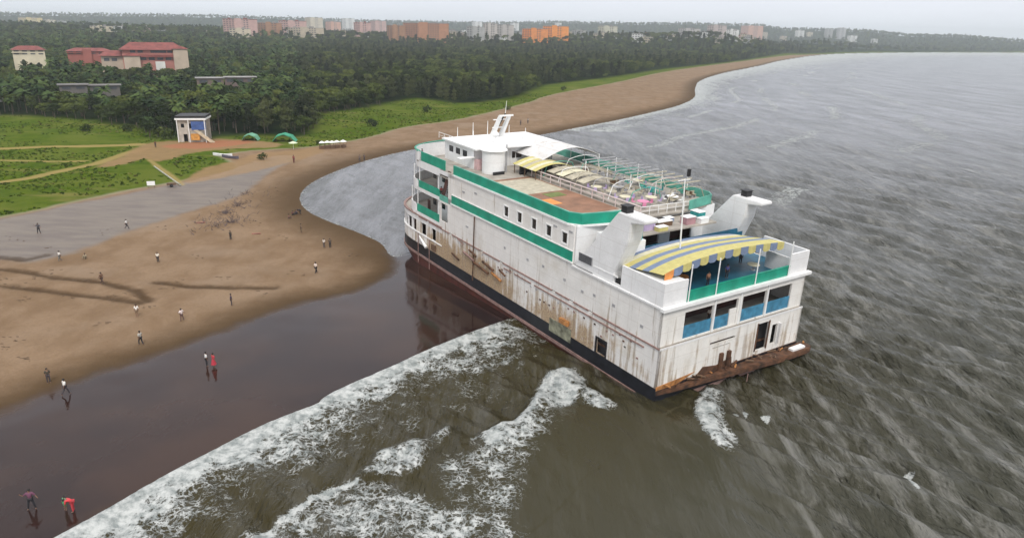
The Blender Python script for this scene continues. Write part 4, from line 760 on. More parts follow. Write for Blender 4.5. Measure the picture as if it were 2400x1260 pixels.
# clearings around buildings: sight-line points, radius
CLEAR = []
def clear(px, py, r, depth=None): p = gnd(px, py, 6)[:2]; CLEAR.append((p[0], p[1], r))
for px, py, D_, r in ((290, 160, 572, 15), (345, 160, 571, 16), (400, 160, 572, 15),  (70, 130, 612, 15), (190, 128, 634, 15), (235, 128, 634, 15), (170, 213, 384, 10), (245, 213, 384, 11), (490, 200, 435, 10), (560, 200, 435, 11)):
    d = fw*FPX+rt*(px-1200)+up*(630-py); t = D_/math.hypot(d[0], d[1]); CLEAR.append((d[0]*t, d[1]*t, r))
p_ = gnd(453, 332)[:2]; CLEAR.append((p_[0], p_[1], 13)); p_ = gnd(453, 345)[:2]; CLEAR.append((p_[0], p_[1], 13))
pts = []
for lo, hi, sp in ((150, 480, 6.2), (480, 800, 8.0), (800, 1400, 11.5), (1400, 2400, 19), (2400, 5200, 38)):
    xs_ = np.arange(-hi*.82, hi*.82, sp); ys_ = np.arange(lo*.5, hi, sp); X, Y = np.meshgrid(xs_, ys_); X = X+rng.uniform(-.48, .48, X.shape)*sp; Y = Y+rng.uniform(-.48, .48, Y.shape)*sp
    D = np.hypot(X, Y); az_ = np.abs(np.arctan2(X, Y)); k = (D >= lo) & (D < hi) & (az_ < math.radians(42)); X, Y = X[k], Y[k]
    s = sdf(X, Y, FP); k = (s > 1.5) & ((vnoise(X, Y, 45, 31) > .14) | (s < 25)); X, Y, s = X[k], Y[k], s[k]
    for cx_, cy_, r_ in CLEAR:
        k = np.hypot(X-cx_, Y-cy_) > r_; X, Y, s = X[k], Y[k], s[k]
    pts.append(np.stack([X, Y, np.full(X.shape, sp), s], 1))
pts = np.vstack(pts); Zt = terrain(pts[:, 0], pts[:, 1]); D = np.hypot(pts[:, 0], pts[:, 1]); az_ = np.arctan2(pts[:, 0], pts[:, 1])
kn = vnoise(pts[:, 0], pts[:, 1], 70, 40)+rng.normal(0, .16, len(pts)); left = az_ < math.radians(-16)
kind = np.where(left & (rng.random(len(pts)) < .34), 2, np.where((kn > .60) & ~left, 1, np.where(kn > .80, 1, 0)))
size = rng.uniform(.72, 1.2, len(pts))*np.interp(pts[:, 2], [6.2, 8, 11.5, 19, 38], [.92, 1.0, 1.1, 1.25, 1.5])
size *= np.where(pts[:, 3] < 6, .75, 1)*np.where(kind == 2, .95, 1)
order = np.argsort(np.where(np.abs(az_) < math.radians(35.3), D, 1e9)); first = order[:295]; rest = order[295:]
knames = ['broad', 'cas', 'palm']; src = {}
TREE_GROUP = {'broad': 'broadleaf trees at the woodland edge', 'cas': 'casuarinas at the woodland edge', 'palm': 'coconut palms at the woodland edge'}
for i in first:
    kd = knames[kind[i]]; j = int(rng.integers(len(kinds[kd]))); cm, tm = kinds[kd][j]
    pxx = 1200+FPX*(pts[i, 0]/pts[i, 1]); zn = 0 if pxx < 300 else 1 if pxx < 520 else 2 if pxx < 740 else 3 if pxx < 1100 else 4
    ZL = ['behind the left meadow', 'close around the beach hut', 'behind the green tarpaulin tents', 'behind the bright right-hand meadow', 'along the far curve of the beach'][zn]
    t = empty(LAB[kd][0], LAB[kd][1]+' '+ZL, 'tree' if kd != 'palm' else 'palm tree', loc=(pts[i, 0], pts[i, 1], Zt[i]), rz=rng.uniform(0, 6.28), group=TREE_GROUP[kd]+' '+ZL); t.scale = (size[i]*1.08, size[i]*1.08, size[i]*rng.uniform(.85, 1.15))
    for nm, me in (('crown', cm), ('trunk', tm)):
        o = bpy.data.objects.new(nm, me); COL.objects.link(o); o.parent = t
        if nm == 'crown': src.setdefault((kd, j), o)
me = bpy.data.meshes.new('woodland'); P = np.stack([pts[rest, 0], pts[rest, 1], Zt[rest]], 1); me.from_pydata(P.tolist(), [], [])
a_ = me.attributes.new('tree_scale', 'FLOAT', 'POINT'); a_.data.foreach_set('value', size[rest].astype(np.float32)); a_ = me.attributes.new('tree_turn', 'FLOAT', 'POINT'); a_.data.foreach_set('value', rng.uniform(0, 6.28, len(rest)).astype(np.float32))
srcs = [(k, src[k]) for k in sorted(src)]; byk = {0: [], 1: [], 2: []}
for n_, (k, o) in enumerate(srcs): byk[knames.index(k[0])].append(n_)
pick = np.array([byk[kk][rng.integers(len(byk[kk]))] if byk[kk] else 0 for kk in kind[rest]], dtype=np.int32); a_ = me.attributes.new('tree_kind', 'INT', 'POINT'); a_.data.foreach_set('value', pick)
wood = bpy.data.objects.new('woodland', me); COL.objects.link(wood); tag(wood, 'dense dark green woodland spreading from the beach to the town', 'woodland', kind='stuff')
ng = bpy.data.node_groups.new('woodland', 'GeometryNodeTree'); ng.interface.new_socket('Geometry', in_out='INPUT', socket_type='NodeSocketGeometry'); ng.interface.new_socket('Geometry', in_out='OUTPUT', socket_type='NodeSocketGeometry')
gi = ng.nodes.new('NodeGroupInput'); go = ng.nodes.new('NodeGroupOutput'); iop = ng.nodes.new('GeometryNodeInstanceOnPoints'); gti = ng.nodes.new('GeometryNodeGeometryToInstance')
for k, o in reversed(srcs):
    oi = ng.nodes.new('GeometryNodeObjectInfo'); oi.inputs['Object'].default_value = o; oi.transform_space = 'ORIGINAL'; oi.inputs['As Instance'].default_value = False
    g2 = ng.nodes.new('GeometryNodeGeometryToInstance'); ng.links.new(oi.outputs['Geometry'], g2.inputs[0]); 
    if 'jn' not in dir(): jn = ng.nodes.new('GeometryNodeJoinGeometry')
    ng.links.new(g2.outputs[0], jn.inputs[0])
ng.links.new(jn.outputs[0], iop.inputs['Instance']); iop.inputs['Pick Instance'].default_value = True
def na(nm, t):
    q = ng.nodes.new('GeometryNodeInputNamedAttribute'); q.data_type = t; q.inputs['Name'].default_value = nm; return q.outputs['Attribute']
ng.links.new(na('tree_kind', 'INT'), iop.inputs['Instance Index']); cmb = ng.nodes.new('ShaderNodeCombineXYZ'); ng.links.new(na('tree_turn', 'FLOAT'), cmb.inputs['Z'])
ng.links.new(cmb.outputs[0], iop.inputs['Rotation']); ng.links.new(na('tree_scale', 'FLOAT'), iop.inputs['Scale']); ng.links.new(gi.outputs[0], iop.inputs['Points']); ng.links.new(iop.outputs[0], go.inputs[0])
wood.modifiers.new('woodland', 'NODES').node_group = ng
print('trees', len(first), len(rest))
# bushes on the meadows
bush_me = crown_broad('bush', 260)
for v in bush_me.vertices: v.co = ((v.co.x)*.5, v.co.y*.5, (v.co.z-4)*.42)
for px, py, s, lab in ((205, 308, 1.3, 'round dark bush on the left meadow, farther left of two'), (297, 308, 1.5, 'round dark bush on the left meadow, nearer the beach hut'), (615, 374, 1.0, 'low dark bush on the sandy verge below the plaza'), (872, 296, 1.6, 'large dark bush alone on the bright right-hand meadow'), (1000, 263, 1.6, 'dark bush at the woodland foot on the right-hand meadow'), (372, 322, 1.8, 'dense dark bush left of the beach hut'), (395, 326, 1.7, 'dark bush touching the left wall of the beach hut'), (1190, 258, 1.2, 'small bush where the right meadow meets the sand'), (745, 338, .8, 'small bush beside the row of beach stalls'), (1320, 212, 1.5, 'bush on the sandy gap of the far meadow')):
    p = on_ground(px, py); t = empty('bush', lab, 'bush', loc=p, rz=rng.uniform(0, 6)); t.scale = (s, s, s)
    o = bpy.data.objects.new('foliage', bush_me); COL.objects.link(o); o.parent = t; MB().tube((0, 0, -.3), (.1, 0, 1.0), .1, .05).build('stem', M_bark, t)

# grass tufts on the near meadows
N = 34000; A_ = rng.uniform(-math.radians(37), math.radians(12), N); Dg = rng.uniform(118, 470, N); X = Dg*np.sin(A_); Y = Dg*np.cos(A_); sv_ = sdf(X, Y, VEGP); k = (sv_ > .3) & (sdf(X, Y, FP) < 3) & (vnoise(X, Y, 13, 81)+.5*vnoise(X, Y, 4, 82) > .62) & (sdf(X, Y, PLAZA) < -.5) & (sdf(X, Y, PLAZA2) < -.5)
for p, w in paths: k &= dist_poly(X, Y, p) > w+.4
X, Y = X[k], Y[k]; Z = terrain(X, Y); n = len(X); print('tufts', n)
gm = [mat('grass_blade', (.075, .115, .014), .9, .4, .15, spec=0), mat('dry_grass_blade', (.11, .115, .03), .9, .4, .2, spec=0), mat('dark_grass_blade', (.050, .080, .012), .9, .4, .2, spec=0)]
V, F, MI = [], [], []
for i in range(n):
    s = rng.uniform(.14, .42); mi = rng.choice(3, p=(.5, .22, .28))
    for q in range(2):
        a = rng.uniform(0, PI); dx, dy = math.cos(a)*s*1.3, math.sin(a)*s*1.3; lx, ly = rng.normal(size=2)*s*.35; b0 = len(V)
        V += [(X[i]-dx, Y[i]-dy, Z[i]-.05), (X[i]+dx, Y[i]+dy, Z[i]-.05), (X[i]+dx*.7+lx, Y[i]+dy*.7+ly, Z[i]+s*.8), (X[i]-dx*.6+lx, Y[i]-dy*.6+ly, Z[i]+s)]; F.append((b0, b0+1, b0+2, b0+3)); MI.append(mi)
me = bpy.data.meshes.new('grass'); me.from_pydata(V, [], F)
for q in gm: me.materials.append(q)
me.polygons.foreach_set('material_index', np.array(MI, dtype=np.int32)); o = bpy.data.objects.new('grass', me); COL.objects.link(o); tag(o, 'rough tufts of green and dry grass over the meadows', 'grass', kind='stuff')

# ------------------------------------------------------------------ buildings
def wallmat(c, nm='render'): return mat(nm, c, .85, .15, .15)
M_win = mat('window_dark', (.06, .065, .075), .35, .3); M_tile = mat('red_tiles', (.20, .058, .05), .85, .3, .3); M_shed = mat('shed_roof', (.13, .12, .115), .85, .3, .2); M_conc = mat('grey_roof', (.24, .23, .22), .85, .25, .2)
def sightline(px, py, D):
    d = fw*FPX+rt*(px-1200)+up*(630-py); t = D/math.hypot(d[0], d[1]); return np.array([0, 0, CAM_H])+d*t
def building(x0, x1, ytop, ybase, D, col, roof, label, name='building', cat='building', floors=None, group=None, depth=None, hip=0):
    while D > 900 and D < 4700:
        q = sightline((x0+x1)/2, ybase, D)
        if tz(q[0], q[1]) > q[2]-2.5 and tz(q[0], q[1]) > 3: break
        D += 60
    a, c_ = sightline(x0, ybase, D), sightline(x1, ybase, D); top = sightline((x0+x1)/2, ytop, D)[2]; base = sightline((x0+x1)/2, ybase, D)[2]; mid = (a+c_)/2; W = np.linalg.norm((c_-a)[:2]); H_ = top-base
    rz = math.atan2(c_[1]-a[1], c_[0]-a[0]); dp = depth or max(10, W*.5); g = tz(mid[0], mid[1]); low = min(g, base)-base-2
    t = empty(name, label, cat, loc=(mid[0], mid[1], base), rz=rz, group=group); fl = floors or max(1, int(H_/3.3)); m = wallmat(col)
    hr = H_*(1-hip); mb = MB(); mb.box((-W/2, 0, low), (W/2, dp, hr)); 
    if W > 26:     # a stair tower or a set-back wing breaks the block
        mb.box((-W*.16, -1.6, low), (W*.04, .0, hr+1.8)); mb.box((W*.28, -1.0, low), (W*.5-.6, .0, hr*.86))
    mb.build('wall', m, t)
    mb = MB()
    if hip: mb.prism([(-W/2-1, -1), (W/2+1, -1), (W/2+1, dp+1), (-W/2-1, dp+1)], hr, H_, [(-W/2+dp*.35, dp*.48), (W/2-dp*.35, dp*.48), (W/2-dp*.35, dp*.52), (-W/2+dp*.35, dp*.52)])
    elif cat == 'shed': mb.box((-W/2-.8, -.8, hr), (W/2+.8, dp+.8, hr+.25))
    else: mb.box((-W/2-.4, -.4, hr), (W/2+.4, dp+.4, hr+.7)); mb.box((W*.1, dp*.3, hr+.7), (W*.22, dp*.6, hr+3)); mb.box((-W*.35, dp*.2, hr+.7), (-W*.27, dp*.5, hr+2.4))
    mb.build('roof', roof, t)
    mb = MB(); n = max(2, int(W/4.5)); fh = hr/fl
    for f_ in range(fl):
        for k in range(n):
            xc = -W/2+W*(k+.5)/n
            if W > 26 and (-.17*W < xc < .05*W or xc > .27*W): continue
            mb.box((xc-W/n*.3, -.12, f_*fh+fh*.35), (xc+W/n*.3, .02, f_*fh+fh*.78))
    if mb.v: tag(mb.build('windows', M_win, t), kind='stuff')
    mb = MB()
    for f_ in range(1, fl): mb.box((-W/2-.6, -1.0, f_*fh-.15), (-W*.17, .0, f_*fh+.35)); 
    if mb.v and W > 14: mb.build('balcony', m, t)
    return t
pk, cr_, be, wh_, gy, yl, br, og, sal = (.46, .30, .27), (.50, .44, .33), (.42, .36, .27), (.60, .60, .58), (.34, .34, .33), (.55, .44, .20), (.30, .16, .09), (.62, .22, .05), (.52, .30, .22)
T_ = [
 (45, 102, 42, 60, 2300, yl, M_conc, 'yellow apartment block at the far left of the skyline'), (104, 132, 47, 61, 2400, cr_, M_conc, 'small cream block just right of the far-left yellow block'), (-8, 15, 48, 66, 2000, wh_, M_conc, 'white house cut by the left picture edge near the skyline'), (134, 158, 50, 62, 2500, gy, M_conc, 'small grey block right of the far-left cream block'),
 (214, 268, 62, 88, 1500, cr_, M_conc, 'cream block at the left end of the low row behind the red-roofed hotel'), (268, 300, 62, 78, 1600, wh_, M_conc, 'white house second from left in the low row behind the red-roofed hotel'), (302, 326, 61, 77, 1650, be, M_conc, 'beige house in the middle of the low row behind the red-roofed hotel'), (328, 354, 63, 78, 1650, pk, M_conc, 'dusty pink house in the low row behind the red-roofed hotel'), (362, 392, 65, 78, 1750, gy, M_conc, 'grey house at the right end of the low row behind the red-roofed hotel'),
 (526, 606, 46, 92, 1450, pk, M_tile, 'pink block with a red roof at the left end of the hillside town'), (540, 590, 68, 98, 1400, cr_, M_conc, 'low cream annex in front of the leftmost pink block'), (606, 662, 54, 84, 1550, br, M_conc, 'brown-beige block right of the leftmost pink block'), (655, 720, 50, 80, 1650, pk, M_tile, 'long pink block behind the brown-beige block'), (716, 758, 42, 76, 1700, cr_, M_conc, 'tall cream tower left of the middle of the town'), (676, 760, 66, 88, 1500, be, M_conc, 'low beige terrace in front of the tall cream tower'),
 (764, 800, 52, 80, 1600, sal, M_conc, 'salmon block right of the tall cream tower'), (802, 832, 44, 72, 1800, wh_, M_conc, 'thin white tower behind the salmon block'), (830, 870, 54, 84, 1550, pk, M_tile, 'pink block with red roof left of the big brown hotel'), (868, 906, 50, 84, 1600, pk, M_conc, 'narrow pink block touching the big brown hotel'),
 (908, 950, 60, 102, 1400, br, M_conc, 'dark brown left wing of the big brown hotel'), (946, 1052, 55, 102, 1450, (.36, .17, .09), M_conc, 'big orange-brown hotel on the skyline'), (1094, 1136, 64, 98, 1500, gy, M_conc, 'grey block right of the big orange-brown hotel'), (1106, 1130, 52, 66, 1900, wh_, M_conc, 'small white block high behind the grey block'), (1132, 1166, 56, 98, 1550, (.44, .41, .38), M_conc, 'tall pale grey block in the middle of the skyline'), (1164, 1204, 60, 96, 1550, (.40, .38, .36), M_conc, 'pale grey block left of the orange houses'), (1196, 1216, 55, 72, 2000, wh_, M_conc, 'small white tower right of the pale grey blocks'),
 (1224, 1284, 68, 98, 1500, og, M_conc, 'bright orange block, left one of two'), (1272, 1332, 62, 98, 1560, (.68, .25, .045), M_conc, 'bright orange block, right one of two'), (1300, 1316, 54, 64, 1600, wh_, M_conc, 'small white roof house over the right orange block'), (1340, 1372, 72, 90, 1700, gy, M_conc, 'grey house right of the orange blocks'), (1400, 1446, 62, 88, 1800, (.46, .45, .36), M_conc, 'pale olive block right of the orange blocks'), (1480, 1506, 80, 98, 1500, wh_, M_conc, 'white house low in the gap right of the pale olive block'), (1512, 1530, 88, 99, 1500, be, M_conc, 'small beige house beside the low white house'),
 (1588, 1640, 68, 90, 1800, (.42, .40, .39), M_conc, 'wide grey block left of the pinkish towers'), (1634, 1658, 76, 92, 1700, wh_, M_conc, 'white house just right of the wide grey block'), (1655, 1700, 60, 95, 1800, (.44, .38, .36), M_conc, 'pinkish grey tower left of the salmon tower'), (1700, 1730, 70, 95, 1750, wh_, M_conc, 'white block between the pinkish towers'), (1734, 1786, 61, 92, 1850, sal, M_conc, 'salmon tower at the right end of the town'), (1786, 1798, 76, 92, 1800, cr_, M_conc, 'thin cream house right of the salmon tower'),
 (1862, 1884, 72, 88, 2400, wh_, M_conc, 'white house alone on the coastal ridge'), (1888, 1904, 76, 88, 2400, cr_, M_conc, 'small cream house right of the lone white ridge house'), (1930, 1950, 68, 90, 2500, gy, M_conc, 'grey block, left one of the pair on the ridge end'), (1958, 1980, 66, 92, 2500, (.4, .4, .4), M_conc, 'grey block, right one of the pair on the ridge end'), (1984, 2008, 84, 97, 2400, wh_, M_conc, 'white house low on the ridge end near the water'), (2040, 2056, 92, 102, 2500, wh_, M_conc, 'last small white house toward the bay'), (1560, 1584, 82, 96, 1650, cr_, M_conc, 'cream house left of the wide grey block')]
for t in T_: building(*t)
for k in range(96):
    x = rng.uniform(1050, 1850) if k < 60 else rng.uniform(430, 1100); w = rng.uniform(9, 20); yb = rng.uniform(86, 99)+(x-1200)*.008; h = rng.uniform(8, 15)
    building(x, x+w, yb-h, yb, rng.uniform(1500, 2000), [wh_, cr_, gy, be][k % 4], M_conc if k % 3 else M_tile, 'small %s house half hidden among trees below the skyline' % ['white', 'cream', 'grey', 'beige'][k % 4], 'house', 'house', group='small %s hillside houses' % ['white', 'cream', 'grey', 'beige'][k % 4])
# red-roofed hotel among the trees
Dm = 560
hb = [(262, 330, 122, 152, 'low left wing of the red-roofed hotel'), ]
def hotel():
    c = sightline(345, 160, Dm); rz = -math.atan2(c[0], c[1]); rz = -rz if False else math.atan2(sightline(420,160,Dm)[1]-sightline(270,160,Dm)[1], sightline(420,160,Dm)[0]-sightline(270,160,Dm)[0])
    base = min(tz(c[0], c[1]), 9.0)-1; t = empty('hotel', 'sprawling hotel with red tiled roofs and cream towers in the middle of the woodland', 'hotel', loc=(c[0], c[1], base), rz=rz)
    k = Dm/FPX*.97; Z = lambda py: sightline(345, py, Dm)[2]-base; X_ = lambda px: (px-345)*k
    mp_ = wallmat((.40, .17, .14), 'pink_render'); mc = wallmat((.44, .36, .28), 'cream_render')
    MB().box((X_(302), 0, 0), (X_(418), 16, Z(117))).build('wall', mp_, t); MB().box((X_(262), 4, 0), (X_(304), 18, Z(132))).build('wing_wall', mc, t)
    MB().prism([(X_(296), -2), (X_(424), -2), (X_(424), 18), (X_(296), 18)], Z(117), Z(100), [(X_(318), 7), (X_(402), 7), (X_(402), 10), (X_(318), 10)]).build('roof', M_tile, t)
    MB().prism([(X_(256), 2), (X_(306), 2), (X_(306), 20), (X_(256), 20)], Z(132), Z(120), [(X_(272), 10), (X_(300), 10), (X_(300), 12), (X_(272), 12)]).build('wing_roof', M_tile, t)
    for a, b_, y0, y1 in ((304, 334, 131, 163), (398, 426, 114, 150)): 
        w_ = MB().box((X_(a), -3, 0), (X_(b_), 0, Z(y0))).build('tower', mc, t); MB().prism([(X_(a)-.8, -3.8), (X_(b_)+.8, -3.8), (X_(b_)+.8, .8), (X_(a)-.8, .8)], Z(y0), Z(y0-7), [(X_((a+b_)/2)-.5, -1.6), (X_((a+b_)/2)+.5, -1.6), (X_((a+b_)/2)+.5, -1.4), (X_((a+b_)/2)-.5, -1.4)]).build('tower_roof', M_tile, w_)
    MB().box((X_(332), -2.2, Z(134)), (X_(400), 0, Z(128))).build('veranda_roof', M_tile, t); MB().box((X_(362), -4, 0), (X_(380), -2.3, Z(144))).build('porch', wallmat((.6, .6, .56), 'white_render'), t)
    for a in (322, 336, 360, 370, 380, 392): MB().box((X_(a)-1.6, -.15, Z(124)), (X_(a)+1.6, .02, Z(118.5))).build('window', M_win, t)
    for a in (340, 356, 372, 388): MB().box((X_(a)-1.8, -.15, Z(141)), (X_(a)+1.8, .02, Z(135))).build('window', M_win, t)
    for a in (272, 286): MB().box((X_(a)-1.6, 3.85, Z(144)), (X_(a)+1.6, 4.02, Z(137))).build('window', M_win, t)
hotel()
building(30, 106, 108, 130, 600, (.58, .52, .38), M_tile, 'cream house with a dark red hipped roof left of the red-roofed hotel', 'house', 'house', floors=2, hip=.42)
building(158, 262, 113, 128, 620, (.30, .10, .08), M_tile, 'long low dark red roofed building beside the red-roofed hotel', floors=2, hip=.5)
building(140, 206, 200, 214, 380, (.13, .12, .11), M_shed, 'grey flat-roofed shed in the left woodland, left one of two', 'shed', 'shed', floors=1, depth=8); building(212, 282, 201, 214, 380, (.12, .11, .10), M_shed, 'grey flat-roofed shed in the left woodland, right one of two', 'shed', 'shed', floors=1, depth=8)
building(462, 525, 184, 200, 430, (.16, .12, .10), M_conc, 'long pale roof over a dark shed in the woodland, left half', 'shed', 'shed', floors=1, depth=9); building(528, 600, 182, 198, 430, (.14, .10, .09), M_conc, 'long pale roof over a dark shed in the woodland, right half', 'shed', 'shed', floors=1, depth=9)
building(-8, 22, 221, 234, 430, (.20, .19, .19), M_conc, 'pale grey house cut by the left picture edge in the woodland', 'house', 'house', floors=2)
# beach hut
p = on_ground(455, 333); hz = math.atan2(1, 8)
hut = empty('beach_hut', 'white two-storey beach hut with dark flat roof, blue panel and orange stair by the woodland', 'hut', loc=p, rz=.2); k = p.length/FPX*.90
W2 = 36*k; Hh = 58*k
mb = MB(); wall(mb, 1, 0, .25, (-W2*.92, W2*.55), (-.3, Hh*.9), [(-W2*.7, -W2*.5, Hh*.58, Hh*.74), (-W2*.2, W2*.0, Hh*.55, Hh*.75), (-W2*.6, -W2*.35, 0, Hh*.32)]); mb.box((-W2*.92, .25, -.3), (-W2*.92+.25, 8, Hh*.9)); mb.box((W2*.55, .25, -.3), (W2*.55+.25, 8, Hh*.9)); mb.box((-W2*.92, 8, -.3), (W2*.8, 8.2, Hh*.9)); mb.build('wall', mat('hut_white', (.42, .38, .33), .8, .25, .8), hut)
MB().box((-W2*.9, 1.5, .1), (W2*.5, 1.7, Hh*.85)).build('inner_wall', M_dark, hut)
MB().box((-W2, -1.0, Hh*.9), (W2*.9, 8.6, Hh*.97)).build('roof_edge', M_wht, hut); MB().box((-W2*.98, -.8, Hh*.97), (W2*.88, 8.5, Hh*1.06)).build('roof', M_dark, hut)
MB().box((-W2*.05, -.5, Hh*.5), (W2*.85, -.25, Hh*.84)).build('blue_panel', mat('hut_blue', (.05, .10, .28), .6, .3, .8), hut)
mb = MB(); mb.extr([(W2*.1, Hh*.5), (W2*.35, Hh*.5), (W2*1.35, 0), (W2*1.05, 0)], 1, -1.6, -1.5); mb.extr([(W2*.1, Hh*.5), (W2*.35, Hh*.5), (W2*1.35, 0), (W2*1.05, 0)], 1, -.7, -.6); sr = mb.build('stair', mat('stair_cream', (.5, .42, .3), .8, .3), hut)
for i in range(9): q = (i+.5)/9; MB().box((W2*(.2+.95*q), -1.5, Hh*.5*(1-q)), (W2*(.2+.95*q)+.5, -.7, Hh*.5*(1-q)+.06)).build('tread', M_brown, sr)
MB().box((-W2*.1, -1.4, .8), (W2*.45, -1.2, Hh*.36)).build('orange_panel', mat('hut_orange', (.50, .24, .05), .7, .3, 1), hut)
for x_ in (-W2*.9, -W2*.2, W2*.8): MB().box((x_-.12, -.9, -.2), (x_+.12, -.66, Hh*.9)).build('post', M_wht, hut)
M_tarp = mat('green_tarp', (.03, .28, .16), .6, .25, .6); M_tarp2 = mat('pale_green_tarp', (.13, .34, .22), .6, .25, .6)
for px, py, w, h, m, lab in ((585, 331, 5.5, 2.3, M_tarp2, 'pale green tarpaulin tent behind the sandy plaza, left one'), (665, 334, 8, 2.8, M_tarp, 'bright green tarpaulin tent behind the sandy plaza, right one')):
    t = empty('tarpaulin_tent', lab, 'tent', loc=on_ground(px, py), rz=.15); mb = MB(); mb.extr([(-w/2, .2), (-w*.3, h*.8), (0, h), (w*.32, h*.72), (w/2, .15), (w*.3, h*.6), (0, h-.15), (-w*.3, h*.66)], 1, 0, 5); mb.build('sheet', m, t)
    for x_ in (-w*.3, w*.3): 
        for y_ in (.2, 4.8): MB().tube((x_, y_, -.2), (x_, y_, h*.66), .06).build('pole', M_brown, t)
labs = ['leftmost white-topped stall of the row where meadow meets beach', 'second white-topped stall from the left in the beach row', 'third white-topped stall from the left in the beach row', 'fourth white-topped stall from the left in the beach row', 'rightmost white-topped stall of the beach row']
for k, (px, py) in enumerate(((755, 349), (768, 348), (779, 348), (790, 347), (805, 346))):
    t = empty('beach_stall', labs[k], 'stall', loc=on_ground(px, py), rz=.2+.2*k); MB().prism([(-.9, -.9), (.9, -.9), (.9, .9), (-.9, .9)], 2.0, 2.6, [(-.1, -.1), (.1, -.1), (.1, .1), (-.1, .1)]).build('canopy', M_wht, t); MB().box((-.75, -.5, 0), (.75, .5, 1.0)).build('counter', M_brown, t)
    for a in (-.8, .8):
        for b_ in (-.8, .8): MB().tube((a, b_, 0), (a, b_, 2.0), .05, n=5).build('post', M_brown, t)
t = empty('parasol', 'pale green parasol standing alone at the top of the beach', 'parasol', loc=on_ground(688, 350)); MB().tube((0, 0, -.2), (0, 0, 2.5), .05).build('pole', M_wht, t); MB().tube((0, 0, 2.05), (0, 0, 2.7), 1.5, .05, n=10).build('canopy', mat('pale_green', (.55, .62, .42), .8, .1), t)
M_concp = mat('pale_concrete', (.34, .34, .28), .85, .2, 1.5)
a, b_ = on_ground(362, 392), on_ground(424, 436); pipe = MB().tube(a+Vector((0, 0, .25)), b_+Vector((0, 0, .2)), .18, n=10).build('drain_pipe', M_concp); tag(pipe, 'pale concrete drain pipe running from the meadow down to the grey mud', 'pipe')
t = empty('cart', 'small dark cart at the lower end of the drain pipe', 'cart', loc=on_ground(402, 438), rz=.5); MB().box((-1, -.5, .5), (1, .5, 1.0)).build('tray', M_brown, t)
for s in (-.55, .55): MB().tube((0, s-.05, .4), (0, s+.05, .4), .4, n=12).build('wheel', M_dark, t)
MB().tube((1, 0, .7), (2.2, 0, .6), .05).build('handle', M_brown, t)
t = empty('signboard', 'small white board on two legs left of the drain pipe', 'signboard', loc=on_ground(355, 440), rz=.3); MB().box((-.9, -.05, .6), (.9, .05, 1.6)).build('board', M_wht, t)
for s in (-.7, .7): MB().tube((s, 0, -.2), (s, 0, .6), .06).build('leg', M_brown, t)
def canoe(px, py, rz, m, lab):
    t = empty('canoe', lab, 'canoe', loc=on_ground(px, py), rz=rz); mb = MB(); n = 10; V = []; F = []
    for i in range(n+1):
        s = -1+2*i/n; w = .55*(1-s*s)**.6+.02; h = .35+.35*s*s; y = 3.2*s; V += [(-w, y, h+.3), (-w*.6, y, .12*s*s+.02), (w*.6, y, .12*s*s+.02), (w, y, h+.3), (w*.85, y, h+.3), (w*.45, y, .2), (-w*.45, y, .2), (-w*.85, y, h+.3)]
    for i in range(n):
        for j in range(8): F.append((8*i+j, 8*i+(j+1) % 8, 8*i+8+(j+1) % 8, 8*i+8+j))
    mb.add(V, F+[tuple(range(8)), tuple(8*n+j for j in range(7, -1, -1))]).build('hull', m, t)
    for s in (-1.4, 0, 1.4): MB().box((-.5, s-.12, .55), (.5, s+.12, .6)).build('thwart', M_brown, t)
canoe(540, 371, 1.2, mat('slate_boat', (.10, .09, .12), .6, .3), 'dark slate canoe pulled up on the sandy verge'); canoe(522, 366, 1.4, M_wht, 'white canoe pulled up beside the dark slate canoe')
# brushwood and stakes on the sand
t = empty('brushwood_heap', 'sprawling heap of dark bare brushwood on the mud between sand and creek', 'brushwood', loc=on_ground(545, 500)); c0_ = Vector(t.location); rb = random.Random(5)
cl = [((545, 520), 30), ((560, 480), 28), ((530, 500), 26), ((575, 455), 14), ((515, 528), 16), ((480, 520), 10)]
for (px, py), n in cl:
    mb = MB(); q = on_ground(px, py)-c0_
    for k in range(n*3):
        a = rb.uniform(0, 2*PI); r = abs(rb.gauss(0, 2.6)); s = q+Vector((r*math.cos(a), r*1.6*math.sin(a), -.1)); e_ = s+Vector((rb.uniform(-1, 1), rb.uniform(-1, 1), rb.uniform(.15, 1.0))); mb.tube(s, e_, rb.uniform(.03, .09), .015, 4)
    mb.build('brushwood_clump', mat('brush', (.10, .075, .075), .9, .4, 2), t)
for px, py, lab in ((470, 523, 'reddish plank lying left of the brushwood heap'), (600, 549, 'short driftwood log right of the brushwood heap')):
    tag(MB().tube(on_ground(px, py)+Vector((-.8, 0, .1)), on_ground(px, py)+Vector((.8, .3, .15)), .14, n=6).build('driftwood', mat('drift', (.28, .13, .10), .9, .3)), lab, 'driftwood')
rp = [(10, 655), (46, 668), (90, 652), (150, 690), (205, 656), (255, 700), (300, 686), (395, 676), (420, 664), (60, 705), (128, 640), (340, 715), (28, 560), (250, 540), (120, 590), (380, 540), (640, 440), (600, 520), (660, 560), (820, 600), (460, 600), (520, 650), (610, 690), (700, 640), (35, 790), (60, 840), (12, 815), (240, 760)]
sb = MB()
for px, py in rp:
    for k in range(6):
        q = on_ground(px+rb.gauss(0, 14), py+rb.gauss(0, 5)); s = rb.uniform(.04, .11); sb.tube(q+Vector((-s*rb.uniform(1, 4), 0, .02)), q+Vector((s*rb.uniform(1, 4), s*rb.uniform(-2, 2), .05)), s*.5, n=5)
tag(sb.build('beach_litter', mat('litter', (.12, .08, .05), .9, .6, 3)), 'scattered dark flotsam over the dry sand', 'flotsam', kind='stuff')

